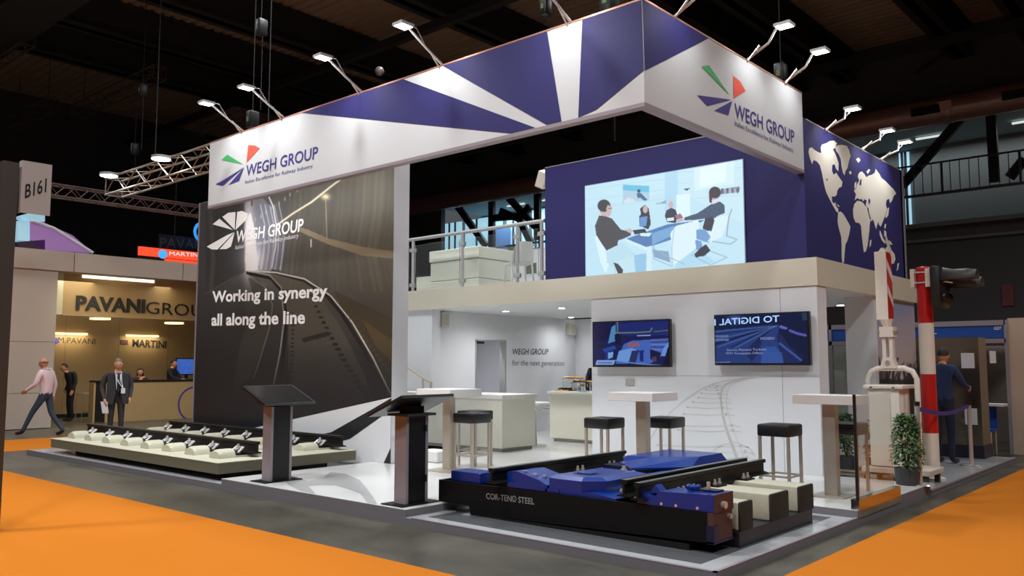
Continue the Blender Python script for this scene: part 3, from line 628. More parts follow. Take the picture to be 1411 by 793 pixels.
# chairs
pp([(570, 480), (600, 440), (722, 408), (728, 430), (712, 560), (590, 655), (580, 600)], (226, 246, 250)); ln([(590, 455), (578, 560), (580, 660)], 1.4, (180, 205, 220)); ln([(470, 560), (560, 610), (650, 650)], 1, (150, 175, 195)); ln([(480, 540), (480, 620), (575, 660)], 1, (150, 170, 190))
pp([(812, 398), (880, 378), (888, 410), (850, 500), (790, 530), (780, 480)], (226, 244, 250)); ln([(905, 350), (888, 400), (878, 495)], 1.2, (120, 140, 160)); ln([(800, 525), (900, 540), (935, 515), (880, 495)], 1.1, (130, 150, 170)); ln([(690, 600), (790, 655), (880, 612), (780, 575)], 1.1, (150, 170, 188)); ln([(715, 510), (780, 530)], 1.2, (150, 170, 185))
pp([(158, 500), (185, 492), (215, 580), (235, 650), (215, 700), (190, 640), (170, 560)], (224, 246, 252)); ln([(220, 640), (290, 620), (370, 590), (388, 690)], 1, (170, 195, 210)); ln([(255, 650), (275, 705)], 1, (170, 195, 210))
# people
skin_ = (206, 170, 170)
pp([(222, 590), (300, 530), (345, 560), (375, 600), (300, 640), (312, 690), (240, 660), (222, 630)], (186, 222, 238)); pp([(285, 640), (340, 600), (360, 620), (330, 690), (300, 690)], (196, 228, 240))
pp([(180, 384), (210, 384), (250, 400), (300, 460), (352, 474), (355, 492), (310, 512), (284, 520), (282, 545), (222, 575), (200, 545), (165, 490), (158, 440)], (60, 54, 56)); p.blob(*O([(215, 345)])[0], 8.5, 11, skin_); p.blob(*O([(207, 330)])[0], 8.8, 8.5, (48, 42, 44)); pp([(228, 325), (244, 335), (250, 365), (236, 390), (222, 380), (220, 345)], skin_); ln([(228, 345), (250, 344)], .8, (60, 60, 70)); pp([(318, 462), (350, 455), (370, 470), (350, 480)], skin_); pp([(258, 640), (285, 648), (312, 680), (308, 702), (285, 704)], (50, 44, 52))
pp([(405, 345), (430, 325), (452, 345), (458, 385), (446, 395), (410, 390)], (44, 40, 48)); p.blob(*O([(433, 350)])[0], 3.4, 5.2, skin_); pp([(400, 385), (430, 372), (458, 385), (464, 430), (450, 460), (402, 440)], (42, 40, 54)); pp([(405, 392), (445, 388), (438, 440), (400, 445)], (92, 140, 200)); pp([(365, 465), (430, 455), (440, 475), (375, 488)], (36, 42, 56))
p.blob(*O([(573, 325)])[0], 3.2, 5, skin_); pp([(548, 355), (575, 342), (600, 352), (610, 390), (600, 425), (552, 420), (540, 385)], (44, 44, 56)); pp([(592, 385), (625, 372), (640, 395), (610, 405)], (150, 100, 130)); pp([(550, 398), (590, 395), (588, 412), (552, 415)], (220, 235, 240))
pp([(795, 320), (840, 305), (865, 325), (868, 370), (830, 385), (795, 410), (792, 440), (780, 470), (745, 455), (760, 400), (700, 408), (645, 410), (645, 395), (720, 370)], (58, 68, 92)); pp([(762, 400), (800, 390), (812, 410), (795, 470), (745, 455)], (44, 40, 50)); p.blob(*O([(806, 275)])[0], 7, 11, skin_); p.blob(*O([(814, 258)])[0], 8.2, 8, (46, 40, 44)); pp([(782, 270), (800, 285), (795, 315), (782, 312)], (52, 44, 46)); pp([(798, 300), (835, 290), (842, 306), (800, 322)], (210, 226, 240))
pp([(712, 462), (760, 458), (790, 500), (770, 530), (712, 510)], (106, 150, 205)); pp([(705, 515), (740, 525), (748, 570), (712, 570)], (106, 150, 205)); pp([(735, 560), (765, 540), (790, 575), (755, 605), (710, 612), (700, 595)], (36, 34, 44)); pp([(606, 405), (640, 395), (640, 412), (610, 425)], skin_)
p.c = p.c * .84 + np.array((200, 232, 248)) * .16
p.build('projected_picture', pc, (0, 0, 0), emit=1.0)

# ---------------------------------------------------------------- two television screens
def tv(px0, px1, pz0, pz1, lab):
    A, B = P(*px0, 'y', YM - .13), P(*px1, 'y', YM - .13)
    t = thing('television', lab, 'television', ((A.x + B.x) / 2, YM - .06, B.z))
    MB().bbox(A.x, B.x, YM - .12, YM - .05, B.z, A.z, .006).build('housing', black, t)
    MB().box((A.x + B.x) / 2 - .25, (A.x + B.x) / 2 + .25, YM - .05, YM, B.z + .15, A.z - .15).build('wall_bracket', darkgrey, t)
    return t, A.x, B.x, B.z, A.z
t1, a, b, z0, z1 = tv((815.5, 443), (923, 505.5), 0, 0, 'television at the left showing a blue machine hall')
p = Print('y', YM - .122, a + .02, b - .02, z0 + .03, z1 - .02, 140, 84); p.fill((24, 28, 84)); s = 7.93; O = lambda pts: [(800 + x / s, 420 + y / s) for x, y in pts]
pp([(130, 190), (380, 170), (300, 380), (150, 400)], (20, 16, 62)); pp([(380, 200), (960, 170), (960, 330), (420, 330)], (30, 42, 112)); pp([(340, 240), (380, 215), (385, 390), (300, 420)], (80, 140, 190)); pp([(390, 180), (410, 180), (415, 300), (395, 300)], (90, 110, 120))
ln([(385, 305), (600, 300), (760, 290), (780, 250)], 1.4, (120, 140, 110)); ln([(800, 290), (960, 275)], 1, (110, 130, 90)); ln([(620, 335), (760, 330)], 1.2, (190, 200, 240)); pp([(370, 320), (440, 320), (440, 430), (380, 430)], (18, 20, 60))
pp([(470, 430), (560, 390), (720, 380), (960, 380), (960, 540), (880, 560), (760, 640), (380, 640), (420, 560)], (70, 104, 190)); pp([(510, 415), (640, 410), (650, 450), (520, 465)], (140, 96, 118)); pp([(420, 500), (560, 470), (620, 490), (520, 620), (390, 610)], (110, 156, 226)); pp([(560, 500), (640, 490), (600, 640), (520, 640)], (40, 48, 100)); pp([(240, 480), (370, 440), (390, 480), (260, 520)], (40, 70, 160)); pp([(270, 520), (300, 520), (310, 600), (270, 610)], (40, 50, 130)); pp([(300, 520), (360, 510), (350, 570), (300, 590)], (120, 170, 230))
for i in range(5): ln([(770, 380 + i * 26), (960, 370 + i * 30)], 1.2, [(120, 130, 200), (40, 46, 110)][i % 2])
pp([(760, 480), (880, 520), (860, 600), (760, 590)], (24, 24, 60)); pp([(960, 400), (970, 460), (920, 560), (880, 550), (900, 480)], (110, 150, 225)); pp([(950, 470), (985, 420), (985, 660), (900, 650)], (14, 16, 44)); pp([(780, 570), (830, 560), (830, 620), (790, 620)], (80, 60, 90)); pp([(180, 600), (380, 602), (360, 650), (160, 655)], (140, 170, 225)); pp([(190, 616), (350, 618), (348, 640), (186, 640)], (90, 130, 205)); ln([(380, 605), (620, 640), (880, 660)], 1.4, (110, 150, 215)); pp([(640, 500), (690, 490), (690, 620), (650, 620)], (30, 40, 120)); pp([(170, 440), (240, 430), (220, 480), (170, 480)], (40, 20, 50))
p.build('picture', t1, (0, 0, 0), emit=.8, rough=.15)
t2, a, b, z0, z1 = tv((983, 433.5), (1116, 503), 0, 0, 'television at the right showing a blue rail track with mirrored lettering')
p = Print('y', YM - .122, a + .02, b - .02, z0 + .03, z1 - .02, 170, 90); p.grad((983, 460), (20, 30, 70), (1116, 470), (16, 26, 62)); s = 7.93; O = lambda pts: [(970 + x / s, 415 + y / s) for x, y in pts]
pp([(110, 320), (780, 250), (830, 260), (800, 400), (860, 560), (880, 690), (560, 690), (120, 690)], (40, 62, 124)); p.blob(*O([(340, 190)])[0], 12, 8, (90, 140, 220), .6, True)
for x0, y0, w in [(120, 360, 1), (120, 470, 2.4), (300, 500, 1.2), (520, 480, 2.2)]: ln([(x0, y0), (780, 262)], w, (16, 24, 60), .85)
for x0, y0 in [(120, 420), (150, 500), (340, 510), (120, 330)]: ln([(x0, y0), (790, 268)], 1, (96, 130, 196), .8)
pp([(500, 480), (640, 400), (600, 560), (520, 660), (480, 600)], (28, 40, 92)); pp([(640, 500), (780, 490), (840, 560), (870, 680), (620, 680)], (50, 84, 158)); pp([(790, 370), (840, 350), (900, 440), (1060, 640), (1040, 690), (900, 690), (820, 520)], (30, 42, 92)); ln([(830, 460), (1060, 640)], 3, (66, 98, 168), .9); ln([(900, 470), (1100, 620)], 1, (30, 44, 90))
pp([(820, 270), (850, 262), (920, 290), (900, 305), (840, 295)], (100, 110, 190)); ln([(940, 318), (1020, 350), (1110, 370)], 3.5, (92, 96, 180)); pp([(1060, 100), (1135, 100), (1140, 200), (1080, 210)], (36, 60, 84))
for i in range(5): ln([(640, 560 + i * 26), (860, 565 + i * 26)], 1, (70, 100, 170), .8)
p.build('picture', t2, (0, 0, 0), emit=.8, rough=.15)
scr = mat('screen_lettering', (150, 180, 225), .4, emit=(150, 182, 226), es=.8); scr2 = mat('screen_small_lettering', (120, 132, 160), .4, emit=(120, 132, 162), es=.8)
YT = YM - .124; o8 = lambda x, y: (970 + x / s, 415 + y / s)
text('TO DIGITAL I', 'y', YT, o8(826, 220), o8(115, 262), o8(826, 150), scr, t2, (0, -1, 0), bold=.015, off=.002)
for q in [('VISION', (775, 418), (620, 418), (775, 388)), ('TECHNOLOGY', (270, 390), (120, 392), (270, 368)), ('SENSORS', (272, 430), (122, 432), (272, 408)), ('MEASURE 4.0', (286, 668), (130, 672), (286, 655))]:
    text(q[0], 'y', YT, o8(*q[1]), o8(*q[2]), o8(*q[3]), scr2, t2, (0, -1, 0), off=.002)
text('Stereo Panotel Turbine', 'y', YT, o8(250, 542), o8(680, 534), o8(250, 518), scr2, t2, (0, -1, 0), off=.002)
text('FM1 Forepasta Office', 'y', YT, o8(245, 578), o8(640, 574), o8(245, 555), scr2, t2, (0, -1, 0), off=.002)

# ---------------------------------------------------------------- balustrade and furniture on the upper deck
YRL = YM + .08
bal = thing('balustrade', 'glass and metal balustrade along the upper deck edge', 'railing', (-11, YRL, ZM1))
zr0, zr1 = P(561, 332, 'y', YRL).z, P(749, 303, 'y', YRL).z; zrt = (zr0 + zr1) / 2
MB().tube([(P(530, 340, 'y', YRL).x, YRL, zrt), (-9.03, YRL, zrt)], .033, 10).build('top_rail', satin, bal, smooth=True)
posts = [P(px, 370, 'y', YRL).x for px in (569, 637, 713, 746.5)]
for i, x in enumerate(posts):
    q = MB().cyl((x, YRL, ZM1 - .02), .032, zrt - ZM1 + .02, 12).cyl((x, YRL, ZM1 - .02), .05, .02, 14).build('post', satin, bal, smooth=True)
    for z in (ZM1 + .12, zrt - .22):
        MB().box(x - .07, x + .07, YRL - .03, YRL + .03, z - .03, z + .04).build('glass_clamp', satin, q)
for x0, x1 in zip([posts[0] - 1.0] + posts[:-1], posts):
    MB().box(x0 + .07, x1 - .07, YRL - .005, YRL + .005, ZM1 + .06, zrt - .12).build('glass_pane', glass, bal)
ct = thing('reception_counter', 'white layered counter block behind the balustrade on the upper deck', 'counter', (-11.4, 11.9, ZM1))
c0 = P(633, 398, 'z', ZM1 + .05)
X0, X1, Y0, Y1 = -12.35, -10.98, 11.55, 12.6
for i, (z0, z1, g) in enumerate([(.0, .22, .0), (.24, .60, .02), (.62, .84, .0)]):
    MB().bbox(X0 + g, X1 - g, Y0 + g, Y1 - g, ZM1 - .015 + z0, ZM1 - .015 + z1, .012).build('counter_tier', cream, ct)
    if i < 2: MB().box(X0 + .04, X1 - .04, Y0 + .04, Y1 - .04, ZM1 + z1 - .017, ZM1 + z1 + .007).build('metal_joint', steel, ct)
MB().box(X0 - .7, X0 - .12, Y0 + .3, Y1, ZM1 - .018, ZM1 + .38).build('side_block', cream, ct)
def plastic_chair(loc, rz):
    t = thing('plastic_chair', 'white one-piece plastic chair on the upper deck', 'chair', loc, rz)
    MB().bbox(-.22, .22, -.2, .22, .43, .46, .012).build('seat', white, t, local=True)
    m = MB(); n = 8
    for i in range(n):
        z0_, z1_ = .46 + i * .045, .46 + (i + 1) * .045; w = .21 - .004 * i * i * .3; y0_ = -.2 - .018 * i
        m.prism([(-w, y0_, z0_), (w, y0_, z0_), (w - .003, y0_ - .018, z1_), (-w + .003, y0_ - .018, z1_)], (0, .02, 0))
    m.build('backrest', white, t, local=True)
    for sx in (-1, 1):
        for sy in (-1, 1): MB().tube([(sx * .19, sy * .18, .44), (sx * .22, sy * .22, 0)], [.02, .014], 8).build('leg', white, t, local=True)
    return t
plastic_chair((-10.15, 11.75, ZM1 - .02), math.radians(60))
pn = thing('exhibition_panel', 'long grey information panel with small photographs at the rear of the upper deck', 'panel', (-11, 15.2, ZM1))
MB().box(-14.8, -9.1, 15.2, 15.28, ZM1 - .02, 4.31).build('board', mat('pale_grey_board', (196, 198, 198), .6), pn)
for x0, y0, x1, y1 in [(676, 345, 686, 356), (699, 340, 711, 356), (677, 366, 692, 377), (725, 363, 739, 376), (655, 346, 669, 353)]:
    a, b = P(x0, y0, 'y', 15.19), P(x1, y1, 'y', 15.19); MB().box(a.x, b.x, 15.192, 15.2, b.z, a.z).build('photograph', mat('photo_olive', (86, 90, 74), .5, noise=.5, nscale=8), pn)
for x0, y, x1 in [(676, 342, 695), (716, 345, 743), (716, 341, 740), (660, 344, 672)]:
    a, b = P(x0, y, 'y', 15.19), P(x1, y, 'y', 15.19); MB().box(a.x, b.x, 15.194, 15.2, a.z, a.z + .03).build('text_line', mat('line_grey', (110, 112, 112), .6), pn)
c = P(748, 229, 'y', 12.5)
t = thing('hanging_loudspeaker', 'white loudspeaker fixed at the left top corner of the indigo wall', 'speaker', (XI0 - .2, YI + .2, 4.8))
m = MB().bbox(-.09, .09, -.1, .1, -.15, .15, .02).build('cabinet', offwhite, t, local=True); m.location = (0, 0, .02); m.rotation_euler = (.35, .45, .3)
MB().box(XI0 - .14, XI0, YI + .16, YI + .22, 4.78, 4.86).build('bracket', black, t)

# ---------------------------------------------------------------- counters in the room below
cn = thing('bar_counter', 'long cream counter in front of the doorway under the deck', 'counter', (-10.4, 10.8, ZH))
zc = 1.09
MB().box(-13.6, -9.46, 10.52, 11.08, ZH + .06, zc - .07).box(-11.75, -9.46, 11.08, 11.38, ZH + .06, zc - .07).build('counter_body', cream, cn)
MB().box(-13.55, -9.5, 10.56, 11.06, ZH, ZH + .06).box(-11.7, -9.5, 11.06, 11.34, ZH, ZH + .06).build('plinth', mat('plinth_grey', (160, 156, 148), .5), cn)
MB().bbox(-13.64, -9.43, 10.49, 11.1, zc - .07, zc, .006).bbox(-11.76, -9.43, 11.1, 11.41, zc - .07, zc, .006).build('worktop', white, cn)
MB().box(-12.04, -12.036, 10.516, 10.52, ZH + .06, zc - .07).box(-10.8, -10.796, 10.516, 10.52, ZH + .06, zc - .07).build('panel_joint', mat('joint_cream', (176, 174, 160), .7), cn)
c2 = thing('buffet_counter', 'cream counter with food on it behind the white front wall', 'counter', (-9.6, 13, ZH))
MB().box(-10.15, -8.2, 12.65, 13.35, ZH + .07, 1.04).build('counter_body', cream, c2); MB().box(-10.1, -8.25, 12.7, 13.3, ZH, ZH + .07).build('plinth', MATS['plinth_grey'], c2); MB().bbox(-10.19, -8.16, 12.61, 13.39, 1.04, 1.09, .006).build('worktop', white, c2)
bread = mat('bread_crust', (206, 160, 96), .7, noise=.3, nscale=30)
for i, (px, py, n) in enumerate([(791, 520.5, 7), (803, 526, 7), (812, 531, 4)]):
    c = P(px, py, 'y', 12.95 + .12 * (i - 1)); z = c.z
    t = thing('serving_tray', ['topmost acrylic tray of pastries on the buffet counter', 'middle acrylic tray of pastries on the buffet counter', 'lowest acrylic tray of pastries on the buffet counter'][i], 'tray', (c.x, c.y, 1.09), group='pastry trays')
    MB().box(c.x - .22, c.x + .22, c.y - .1, c.y + .1, z - .02, z - .01).build('tray_plate', glass, t)
    for sx in (-.2, .2):
        MB().box(c.x + sx - .005, c.x + sx + .005, c.y - .08, c.y + .08, 1.09, z - .02).build('tray_leg', glass, t)
    for k in range(n):
        x = c.x - .19 + .38 * k / max(1, n - 1); tag(MB().sphere((x, c.y + random.uniform(-.03, .03), z + .012), .032, .06, .022, 8, 6).build('pastry', bread, smooth=True), 'small golden pastry on the %s acrylic tray' % ['topmost', 'middle', 'lowest'][i], 'food', 'pastries on the trays')
t = thing('snack_basket', 'dark basket of snacks at the left end of the buffet counter', 'basket', (-9.98, 12.85, 1.09))
MB().box(-10.1, -9.8, 12.75, 12.95, 1.09, 1.115).build('basket_tray', bread, t)
for i in range(6): MB().sphere((-10.07 + .05 * i, 12.85, 1.13 + .008 * (i % 2)), .03, .05, .022, 8, 6).build('snack', black, t)
for i in range(3): tag(MB().cyl((-9.66 + .1 * i, 12.8, 1.09), .026, .07, 10).build('drinking_glass', glass), ['small clear glass nearest the snack basket', 'middle small clear glass on the buffet counter', 'small clear glass nearest the pastry trays'][i], 'glass', 'glasses on the buffet')
# stair handrail
t = thing('stair_handrail', 'short sloping metal handrail left of the bar counter', 'handrail', (-12.7, 10.9, ZH))
A, B = P(557, 503, 'y', 10.98), P(589, 524, 'y', 10.98); Cc = P(594, 526, 'y', 10.98)
MB().tube([A, B, Cc, Cc - Vector((0, 0, .14))], .024, 8).build('rail', steel, t, smooth=True); q = P(583, 522, 'y', 10.98); MB().tube([q, (q.x, q.y, zc - .02)], .02, 8).build('post', steel, t)
# white swivel bar stool
def bucket_stool(px):
    c = P(*px, 'z', ZH); t = thing('swivel_bar_stool', 'white swivel bar stool with chrome stem at the end of the bar counter', 'stool', (c.x, c.y, ZH))
    MB().cyl((0, 0, 0), .19, .02, 24, r2=.17).build('base_plate', chrome, t, local=True); MB().tube([(0, 0, .02), (-.03, 0, .66)], .016, 10).build('stem', chrome, t, local=True)
    MB().bbox(-.19, .19, -.18, .18, .68, .78, .04).build('seat', white, t, local=True, smooth=True); MB().tube([(-.2, -.16, .68), (.17, -.16, .66), (.17, .16, .66), (-.2, .16, .68)], .012, 6).build('seat_frame', chrome, t, local=True)
bucket_stool((739, 614))
tag(MB().bbox(-10.95, -10.6, 9.1, 9.4, ZH, ZH + .1, .01).build('cable_box', mat('grey_box', (120, 122, 128), .6)), 'small grey box on the white floor left of the bar table', 'box')
tag(MB().bbox(-9.55, -9.15, 8.75, 9.05, ZH, ZH + .17, .02).build('step_block', white), 'low white block behind the left end of the graphic wall', 'block')
# shadow joint: dark coat hook person is built with the people

# ---------------------------------------------------------------- kiosks
def kiosk(name_lab, cx, cy, flip):
    t = thing('touch_kiosk', name_lab, 'kiosk', (cx, cy, ZH)); s_ = -1 if flip else 1
    MB().bbox(-.17, .17, -.27, .27, 0, .012, .004).build('base_plate', blacksteel, t, local=True)
    MB().box(-.09, .09, -.155, -.12, .012, .92).build('side_profile', alu, t, local=True, label='pinkish aluminium side profile'); MB().box(-.09, .09, .12, .155, .012, .92).build('side_profile', alu, t, local=True)
    MB().box(-.085, .085, -.12, .12, .012, .92).build('column', black, t, local=True)
    dx, dz = .25, .1; zc_ = 1.075 if not flip else 1.03
    hw = .37
    cxx = .02 * s_
    lowx, upx = cxx + s_ * .26, cxx - s_ * .27; zl, zu = zc_ - .105, zc_ + .105
    top = [Vector((lowx, -hw, zl)), Vector((lowx, hw, zl)), Vector((upx, hw, zu)), Vector((upx, -hw, zu))]
    nn = (top[1] - top[0]).cross(top[2] - top[0]).normalized()
    if nn.z < 0: nn = -nn
    MB().prism(top, -nn * .03).build('screen_housing', black, t, local=True)
    ins = [(a - sum(top, Vector()) / 4) * .93 + sum(top, Vector()) / 4 + nn * .002 for a in top]
    MB().poly(ins).build('touch_screen', screenblack, t, local=True)
    MB().box(-.07, .07, -.11, .11, .92, zc_ - .02).build('neck', blacksteel, t, local=True)
    MB().box(-.16, .16, -.2, .2, zc_ - .12, zc_ - .095).build('under_tray', darkgrey, t, local=True)
    if flip:
        for z in (.22, .74): MB().box(.085, .1, .1, .13, z, z + .07).build('hinge', black, t, local=True)
    return t
kiosk('left touch screen kiosk standing before the rail track display, screen facing right', -9.33, 6.15, False)
kiosk('right touch screen kiosk beside the black steel turnout, screen seen from behind', -6.77, 6.10, True)

# ---------------------------------------------------------------- high tables and stools
def high_table(x, y, sx, sy, lab, plate=.2, post=.07):
    t = thing('high_table', lab, 'table', (x, y, ZH), group='white high tables')
    MB().bbox(-sx / 2, sx / 2, -sy / 2, sy / 2, 1.01, 1.11, .004).build('tabletop', white, t, local=True)
    MB().box(-post, post, -post * .75, post * .75, .012, 1.01).build('post', steel, t, local=True); MB().bbox(-plate, plate, -plate, plate, 0, .012, .003).build('base_plate', steel, t, local=True)
high_table(-8.45, 8.3, .66, .62, 'white high table behind the right kiosk, nearest the graphic wall', .26)
high_table(-5.66, 8.86, .63, .58, 'white high table before the two televisions, behind the blue machine', .2)
high_table(-3.62, 9.5, .68, .44, 'white high table beside the glass panel at the right', .19)
st0 = None
def stool(x, y, lab):
    global st0
    if st0 is None:
        st0 = thing('bar_stool', lab, 'stool', (x, y, ZH), group='black cube bar stools')
        m = MB().bbox(-.19, .19, -.19, .19, .645, .78, .022); m.build('seat', leather, st0, local=True, smooth=True)
        for a in (-1, 1):
            for b in (-1, 1): MB().box(a * .165 - .015, a * .165 + .015, b * .165 - .015, b * .165 + .015, 0, .65).build('leg', steel, st0, local=True)
        for a in (-1, 1):
            MB().box(a * .165 - .009, a * .165 + .009, -.15, .15, .2, .222).build('foot_bar', steel, st0, local=True); MB().box(-.15, .15, a * .165 - .009, a * .165 + .009, .2, .222).build('foot_bar', steel, st0, local=True)
    else: dup(st0, (x, y, ZH), 0, lab)
stool(-8.2, 8.5, 'front one of the two black stools before the bar counter')
stool(-8.62, 9.0, 'rear black stool partly behind another before the bar counter')
stool(-6.26, 8.9, 'black stool left of the high table beneath the left television')
stool(-5.74, 9.5, 'black stool behind the post of the high table beneath the televisions')
stool(-4.1, 9.25, 'black stool standing alone before the bare right part of the front wall')
stool(-3.62, 9.96, 'black stool half hidden behind the post of the right high table')

# ---------------------------------------------------------------- glass screen at the right edge
gs = thing('glass_screen', 'corner glass panel on an orange reflecting foot at the right platform edge', 'glass', (-3.12, 9.3, ZL))
MB().box(-3.132, -3.12, 8.87, 9.98, ZH + .1, 1.28).build('glass_pane', glass, gs)
MB().box(-3.14, -3.112, 8.855, 8.872, ZL + .01, 1.29).build('dark_edge', black, gs)
MB().box(-3.15, -3.07, 8.74, 10.05, ZL + .004, ZH + .1).build('metal_foot', mat('mirror_steel', (205, 198, 190), .12, 1), gs)

# ---------------------------------------------------------------- rail track display (ivory sleepers on a plinth)
rd = thing('track_display', 'ivory slab track model with two black rails on an olive plinth', 'display', (-13, 7, ZL + .004))
SX0, SX1, SY0, SY1, SZ0, SZ1 = -15.86, -10.3, 5.9, 8.16, .165, .315
MB().box(SX0, SX1, SY0, SY1, SZ0, SZ1 - .012).build('plinth_box', olive, rd); MB().bbox(SX0 - .004, SX1 + .004, SY0 - .004, SY1 + .004, SZ1 - .012, SZ1, .004).build('plinth_top', ivory, rd)
MB().box(SX0 + .3, SX1 - .3, SY0 + .3, SY1 - .3, ZL + .004, SZ0).build('recessed_foot', black, rd)
YR = (6.62, 8.0); nS = 8; xs = [-15.62 + i * .685 for i in range(nS)]
def rail_profile(hh=.165):
    return [(-.07, 0), (.07, 0), (.07, .012), (.012, .03), (.012, .118), (.036, .13), (.036, .16), (.028, hh), (-.028, hh), (-.036, .16), (-.036, .13), (-.012, .118), (-.012, .03), (-.07, .012)]
railm = mat('dark_rail_steel', (22, 18, 16), .45, spec=.3); railtop = mat('worn_rail_head', (96, 78, 66), .35, .8)
def rail_x(y, x0, x1, z): return MB().prism([(x0, y + a, z + b) for a, b in rail_profile()], (x1 - x0, 0, 0))
clipm = mat('bright_clip_steel', (215, 215, 215), .3, .5)
def clip(mb, x, y, z, s_=1):
    for sg in (-1, 1):
        mb.tube([(x - .1 * sg, y - .19, z + .02), (x - .09 * sg, y - .1, z + .085), (x - .02 * sg, y - .075, z + .08), (x - .01 * sg, y - .19, z + .05)], .016, 6)
    mb.cyl((x, y - .13, z), .018, .13, 8).cyl((x, y - .13, z + .07), .032, .025, 6)
for x in xs:
    m = MB(); w = .15
    def dome(y0, y1, top):
        n_ = 8; ring = lambda y, k: [(x + w * (1 - .06 * k) * math.cos(math.pi * j / n_), y, SZ1 + top * k * (math.sin(math.pi * j / n_) ** .65)) for j in range(n_ + 1)]
        a = ring(y0, .8); b_ = ring(y0 + .06, 1); c_ = ring(y1, 1); L = len(a)
        m.add(a + b_ + c_, [tuple(range(L))[::-1], tuple(range(2 * L, 3 * L))] + [(r_ * L + j, r_ * L + j + 1, (r_ + 1) * L + j + 1, (r_ + 1) * L + j) for r_ in range(2) for j in range(L - 1)])
    dome(6.14, 6.38, .12); m.box(x - .15, x + .15, 6.38, 6.78, SZ1, SZ1 + .025); m.box(x - .12, x + .12, 6.78, 7.25, SZ1, SZ1 + .015)
    dome(7.5, 7.76, .11); m.box(x - .15, x + .15, 7.76, 8.14, SZ1, SZ1 + .025)
    s_ = m.build('sleeper', ivory, rd, smooth=True)
    for y in YR: q = MB(); clip(q, x + .02, y, SZ1 + .045); q.build('rail_clip', clipm, s_)
    MB().box(x - .13, x + .13, YR[0] - .2, YR[0] + .16, SZ1 + .03, SZ1 + .046).box(x - .13, x + .13, YR[1] - .2, YR[1] + .13, SZ1 + .03, SZ1 + .046).build('base_pad', blacksteel, s_)
rail_x(YR[0], -16.1, -10.52, SZ1 + .046).build('rail', railm, rd, label='front black rail'); rail_x(YR[1], -15.75, -10.42, SZ1 + .046).build('rail', railm, rd, label='rear black rail')

# ---------------------------------------------------------------- steel turnout bearer exhibit
tu = thing('turnout_exhibit', 'black steel turnout bearer with blue drive boxes, rails and sleeper ends', 'machine', (-4.9, 7.2, ZL + .006))
m = MB().prism([(-6.56, 6.3, .165), (-6.12, 6.3, .165), (-6.1, 6.3, ZL + .02), (-3.42, 6.3, ZL + .09), (-3.42, 6.3, .405), (-6.56, 6.3, .39)], (0, .015, 0))
m.box(-6.56, -3.42, 6.62, 6.64, .17, .39); m.box(-6.1, -3.42, 6.315, 6.62, ZL + .09, ZL + .11).box(-6.56, -6.545, 6.315, 6.62, .165, .39).box(-6.56, -6.1, 6.315, 6.62, .165, .18)
m.build('steel_trough', blacksteel, tu)
MB().prism([(-6.09, 6.303, ZL + .006), (-3.6, 6.303, ZL + .006), (-3.6, 6.303, ZL + .06), (-6.09, 6.303, ZL + .02)], (0, .3, 0)).build('trough_foot', black, tu)
lt = mat('grey_lettering_paint', (128, 126, 124), .6)
text('COR-TEN® STEEL', 'y', 6.3, (670, 686.5), (736.5, 694.5), (670, 678.5), lt, tu, (0, -1, 0), bold=.02, off=.003)
# end cap
m = MB().box(-3.42, -3.37, 6.29, 6.62, ZL + .1, .4); m.build('end_cap', primer, tu, label='brown primed end plate')
MB().box(-3.43, -3.36, 6.285, 6.37, ZL + .09, .30).box(-3.43, -3.365, 6.285, 6.63, ZL + .085, ZL + .105).build('end_flange', navy, tu)
MB().cyl((-3.37, 6.55, .35), .022, .03, 10, 'x').build('bolt', steel, tu)
# base plate below sleepers
MB().box(-6.0, -3.33, 6.66, 8.2, ZL + .006, .205).build('base_plate', mat('navy_black_plate', (24, 24, 34), .45), tu)
for y0_, y1_ in [(6.7, 6.92), (7.3, 7.66), (7.92, 8.24)]:
    c_ = MB().bbox(-5.95, -3.352, y0_, y1_, .205, .44, .02).build('concrete_sleeper', concrete_s, tu, smooth=True)
    MB().bbox(-3.36, -3.325, y0_ - .005, y1_ + .005, .2, .445, .016).build('rubber_end_cap', brownpad, c_, smooth=True)
def rail_y(x, y0, y1, z, hh=.15):
    return MB().prism([(x + a, y0, z + b * hh / .165) for a, b in rail_profile()], (0, y1 - y0, 0))
rh = mat('rail_black', (16, 15, 15), .42, spec=.3)
for x, a_, b_, z_ in [(-5.7, 6.18, 8.5, .435), (-4.27, 6.35, 8.7, .435), (-4.07, 6.26, 8.72, .435)]:
    r_ = rail_y(x, a_, b_, z_).build('rail', rh, tu); MB().box(x - .024, x + .024, a_, b_, z_ + .15, z_ + .1505).build('worn_head', mat('polished_rail_head', (110, 112, 110), .3, .5), r_)
    for yy in (6.8, 7.48, 8.08):
        k_ = MB().box(x - .17, x + .17, yy - .09, yy + .09, .44, .455).build('rail_chair', blacksteel, tu)
        for sg in (-1, 1):
            q = MB()
            for dy in (-.045, .045): q.cyl((x + sg * .115, yy + dy, .455), .02, .022, 6).cyl((x + sg * .115, yy + dy, .477), .012, .03, 8)
            q.build('chair_bolts', steel, k_)
